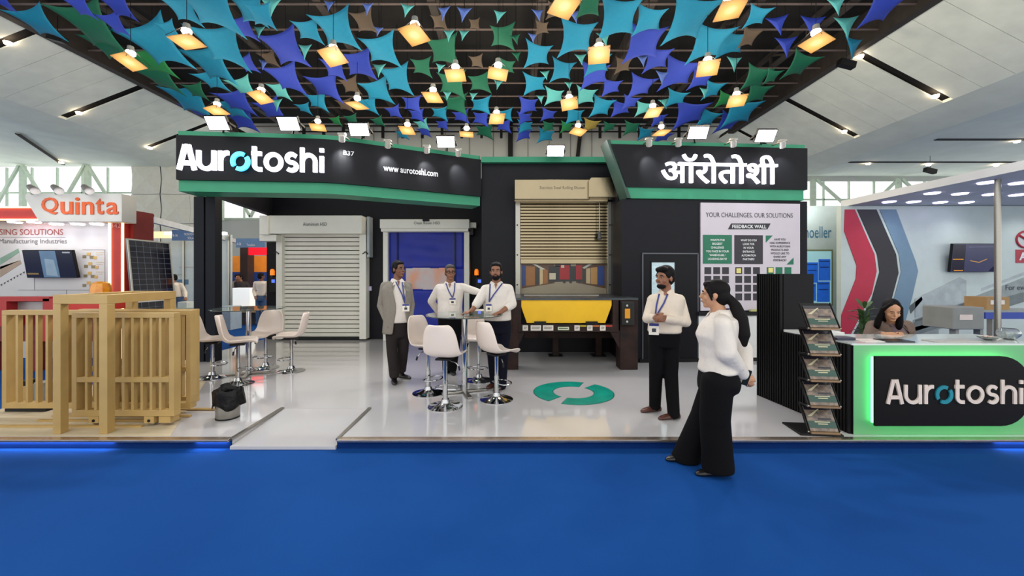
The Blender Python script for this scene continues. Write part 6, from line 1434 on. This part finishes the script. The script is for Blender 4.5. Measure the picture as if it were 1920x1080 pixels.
# bearded man resting both hands on the table
person('bearded man in white shirt resting both hands on the glass table', G(933, 728), 5.53,
       {'head': (930, 509, -.05), 'neck': (931, 533, 0), 'shL': (910, 541, -.02), 'shR': (954, 540, .02), 'elL': (897, 566, -.12), 'elR': (960, 570, -.08), 'wrL': (884, 583, -.22), 'wrR': (938, 586, -.25),
        'hipL': (921, 610, .03), 'hipR': (946, 610, .05), 'knL': (924, 662, 0), 'knR': (943, 664, .02), 'anL': (928, 717, .1), 'anR': (940, 723, -.02), 'toeL': (918, 722, 0), 'toeR': (929, 732, -.15)},
       SKIN1, SHIRT, TROUN, BROWNS, yaw=-0.05, face=-0.05, hs=1.02, build=1.08, belly=1.1, hair='short', beard=True, sleeve=0.35, armr=1.1, lanyard={'paths': [[(919, 532), (918, 550), (917, 565)], [(942, 531), (926, 552), (917, 566)]], 'badge': (911, 570, 922, 584)},
       handinfo={'L': {'dir': (-1, -.35, -.22), 'thumb': (.2, -1, 0), 'curl': .35}, 'R': {'dir': (-1, -.2, -.22), 'thumb': (.2, -1, 0), 'curl': .35}})
# smiling man with clasped hands
person('smiling man in cream shirt and black trousers clasping his hands', G(1243, 781), 4.43,
       {'head': (1246, 521, -.03), 'neck': (1249, 549, 0), 'shL': (1224, 560, .05), 'shR': (1274, 560, .0), 'elL': (1214, 597, -.02), 'elR': (1286, 604, -.05), 'wrL': (1225, 596, -.22), 'wrR': (1245, 598, -.22),
        'hipL': (1232, 634, .02), 'hipR': (1259, 634, 0), 'knL': (1230, 692, 0), 'knR': (1258, 700, -.03), 'anL': (1228, 760, .18), 'anR': (1263, 775, -.06), 'toeL': (1200, 766, .12), 'toeR': (1238, 786, -.1)},
       SKIN1, SHIRTC, TROUB, BROWNS, yaw=-0.45, face=-1.05, hs=1.04, build=1.0, hair='full', beard=2, smile=True, lanyard={'paths': [[(1236, 551), (1231, 572), (1229, 588)], [(1252, 551), (1245, 568), (1233, 588)]], 'badge': (1217, 606, 1235, 628)},
       handinfo={'L': {'dir': (.75, -.3, -.05), 'thumb': (0, 0, 1), 'curl': .9}, 'R': {'dir': (-1, -.15, .05), 'thumb': (0, 0, 1), 'curl': .9}})
# woman seen from the side with hands behind her back
wroot, wq = person('woman with ponytail in white blouse and wide black trousers, hands behind her', G(1335, 885, 0.0), 3.37,
       {'head': (1339, 552, 0.02), 'neck': (1352, 589, .02), 'shL': (1356, 606, -.16), 'shR': (1353, 603, .20), 'elL': (1362, 661, -.17), 'elR': (1392, 655, .14), 'wrL': (1392, 703, -.04), 'wrR': (1398, 697, .06),
        'hipL': (1345, 710, -.08), 'hipR': (1345, 710, .10), 'knL': (1340, 786, -.06), 'knR': (1322, 780, .14), 'anL': (1346, 868, -.06), 'anR': (1287, 850, .2), 'toeL': (1312, 884, -.06), 'toeR': (1242, 858, .2)},
       SKIN3, SHIRT, TROUB, BLACKS, yaw=-1.7, face=-2.05, hs=1.0, build=1.16, female=True, hair='pony', wide=True, belt=False, puff=1.25,
       handinfo={'L': {'dir': (.7, .25, -.5), 'thumb': (0, -.5, -1), 'curl': .9}, 'R': {'dir': (.2, -.35, -.8), 'thumb': (1, 0, 0), 'curl': .9}})
nb_ = wq['neck']; MB().tube([nb_ + V(.078 * math.cos(a) - .012 * math.sin(a) * 0, .078 * math.sin(a), .012 + .03 * math.cos(a)) for a in (2 * math.pi * i / 20 for i in range(20))], .0085, 6, closed=True).build('lanyard', LANY, wroot, world=True)
ph = thing('mobile_phone', P(1400, 708, 3.3), 'black mobile phone held behind the standing woman', 'phone')
MB().cbox((0, 0, 0), (0.075, 0.012, 0.13), R=Matrix.Rotation(0.35, 3, 'Y') @ Matrix.Rotation(0.5, 3, 'Z')).build('case', DARK, ph, bevel=0.004)
MB().cbox((-0.035, -0.004, 0.01), (0.006, 0.014, 0.12), R=Matrix.Rotation(0.35, 3, 'Y') @ Matrix.Rotation(0.5, 3, 'Z')).build('bumper_edge', OFFW, ph)
# seated woman at the counter, looking down
person('seated woman with long black hair and taupe blazer behind the counter', V(XX(1668, 4.95), 4.95, ZP), 4.95,
       {'head': (1672, 582, -.2), 'neck': (1669, 602, -.04), 'shL': (1637, 610, 0), 'shR': (1700, 610, 0), 'elL': (1627, 642, -.1), 'elR': (1707, 642, -.1), 'wrL': (1656, 627, -.40), 'wrR': (1688, 627, -.40), 'hipL': (1655, 690, .1), 'hipR': (1685, 690, .1)},
       SKIN3, M('mauve_top', (104, 84, 92), 0.7), TROUB, BLACKS, yaw=-0.15, face=-0.35, pitch=0.4, hs=1.0, build=1.12, female=True, hair='long', belt=False, jacket=TAUPE, jgap=0.4, seated=True,
       handinfo={'L': {'dir': (.5, -.8, 0), 'thumb': (.6, .3, .6), 'curl': .7}, 'R': {'dir': (-.5, -.8, 0), 'thumb': (-.6, .3, .6), 'curl': .7}})
sto = thing('office_stool', (XX(1668, 5.0), 5.05, ZP), 'dark swivel stool under the seated woman behind the counter', 'stool')
MB().lathe([(0.0, 0.36), (0.17, 0.36), (0.18, 0.40), (0.0, 0.41)], 20).build('seat', DARK, sto); MB().cyl((0, 0, 0.04), (0, 0, 0.36), 0.03, n=12).build('column', CHROME, sto); MB().lathe([(0.0, 0), (0.22, 0), (0.2, 0.02), (0.03, 0.05)], 20).build('base', DARK, sto)
# people far back on the left
def bgperson(label, px, d, top, bottom, skin, lean=0.0, face=0.0, hair='short', ht=1.7):
    s = F / d; y0 = HZ + H * s
    def j(x, z, dy=0): return (px + x * s + lean * s * max(0, z - .9), y0 - (z - 0.25 * abs(lean) * max(0, z - .9)) * s * ht / 1.72, dy)
    J = {'head': j(0, 1.60, -.02), 'neck': j(0, 1.45), 'shL': j(-.19, 1.40), 'shR': j(.19, 1.40), 'elL': j(-.24, 1.12), 'elR': j(.24, 1.12), 'wrL': j(-.2, .95, -.2), 'wrR': j(.2, .95, -.2), 'hipL': j(-.09, .9), 'hipR': j(.09, .9), 'knL': j(-.1, .48), 'knR': j(.1, .48), 'anL': j(-.1, .08), 'anR': j(.1, .08), 'toeL': j(-.1, .0, -.2), 'toeR': j(.1, 0, -.2)}
    person(label, P(px, y0, d), d, J, skin, top, bottom, BLACKS, yaw=face, face=face, hair=hair, low=True)
bgperson('man in white shirt and jeans by the orange booth wall', 490, 13.0, SHIRT, M('jeans', (66, 92, 130), 0.8), SKIN2, 0.0, 2.6)
bgperson('person in dark top leaning over the white display box', 459, 14.2, M('dark_top', (40, 32, 38), 0.8), TROUC, SKIN1, -0.25, -0.4)
bgperson('person in grey shirt bending beside the white display box', 434, 14.6, M('grey_top', (150, 150, 148), 0.8), TROUC, SKIN3, 0.3, 0.8)
bgperson('person in white shirt bending over the table right of the solar panel', 337, 12.4, SHIRT, M('jeans', (66, 92, 130), 0.8), SKIN1, -0.3, -0.8)
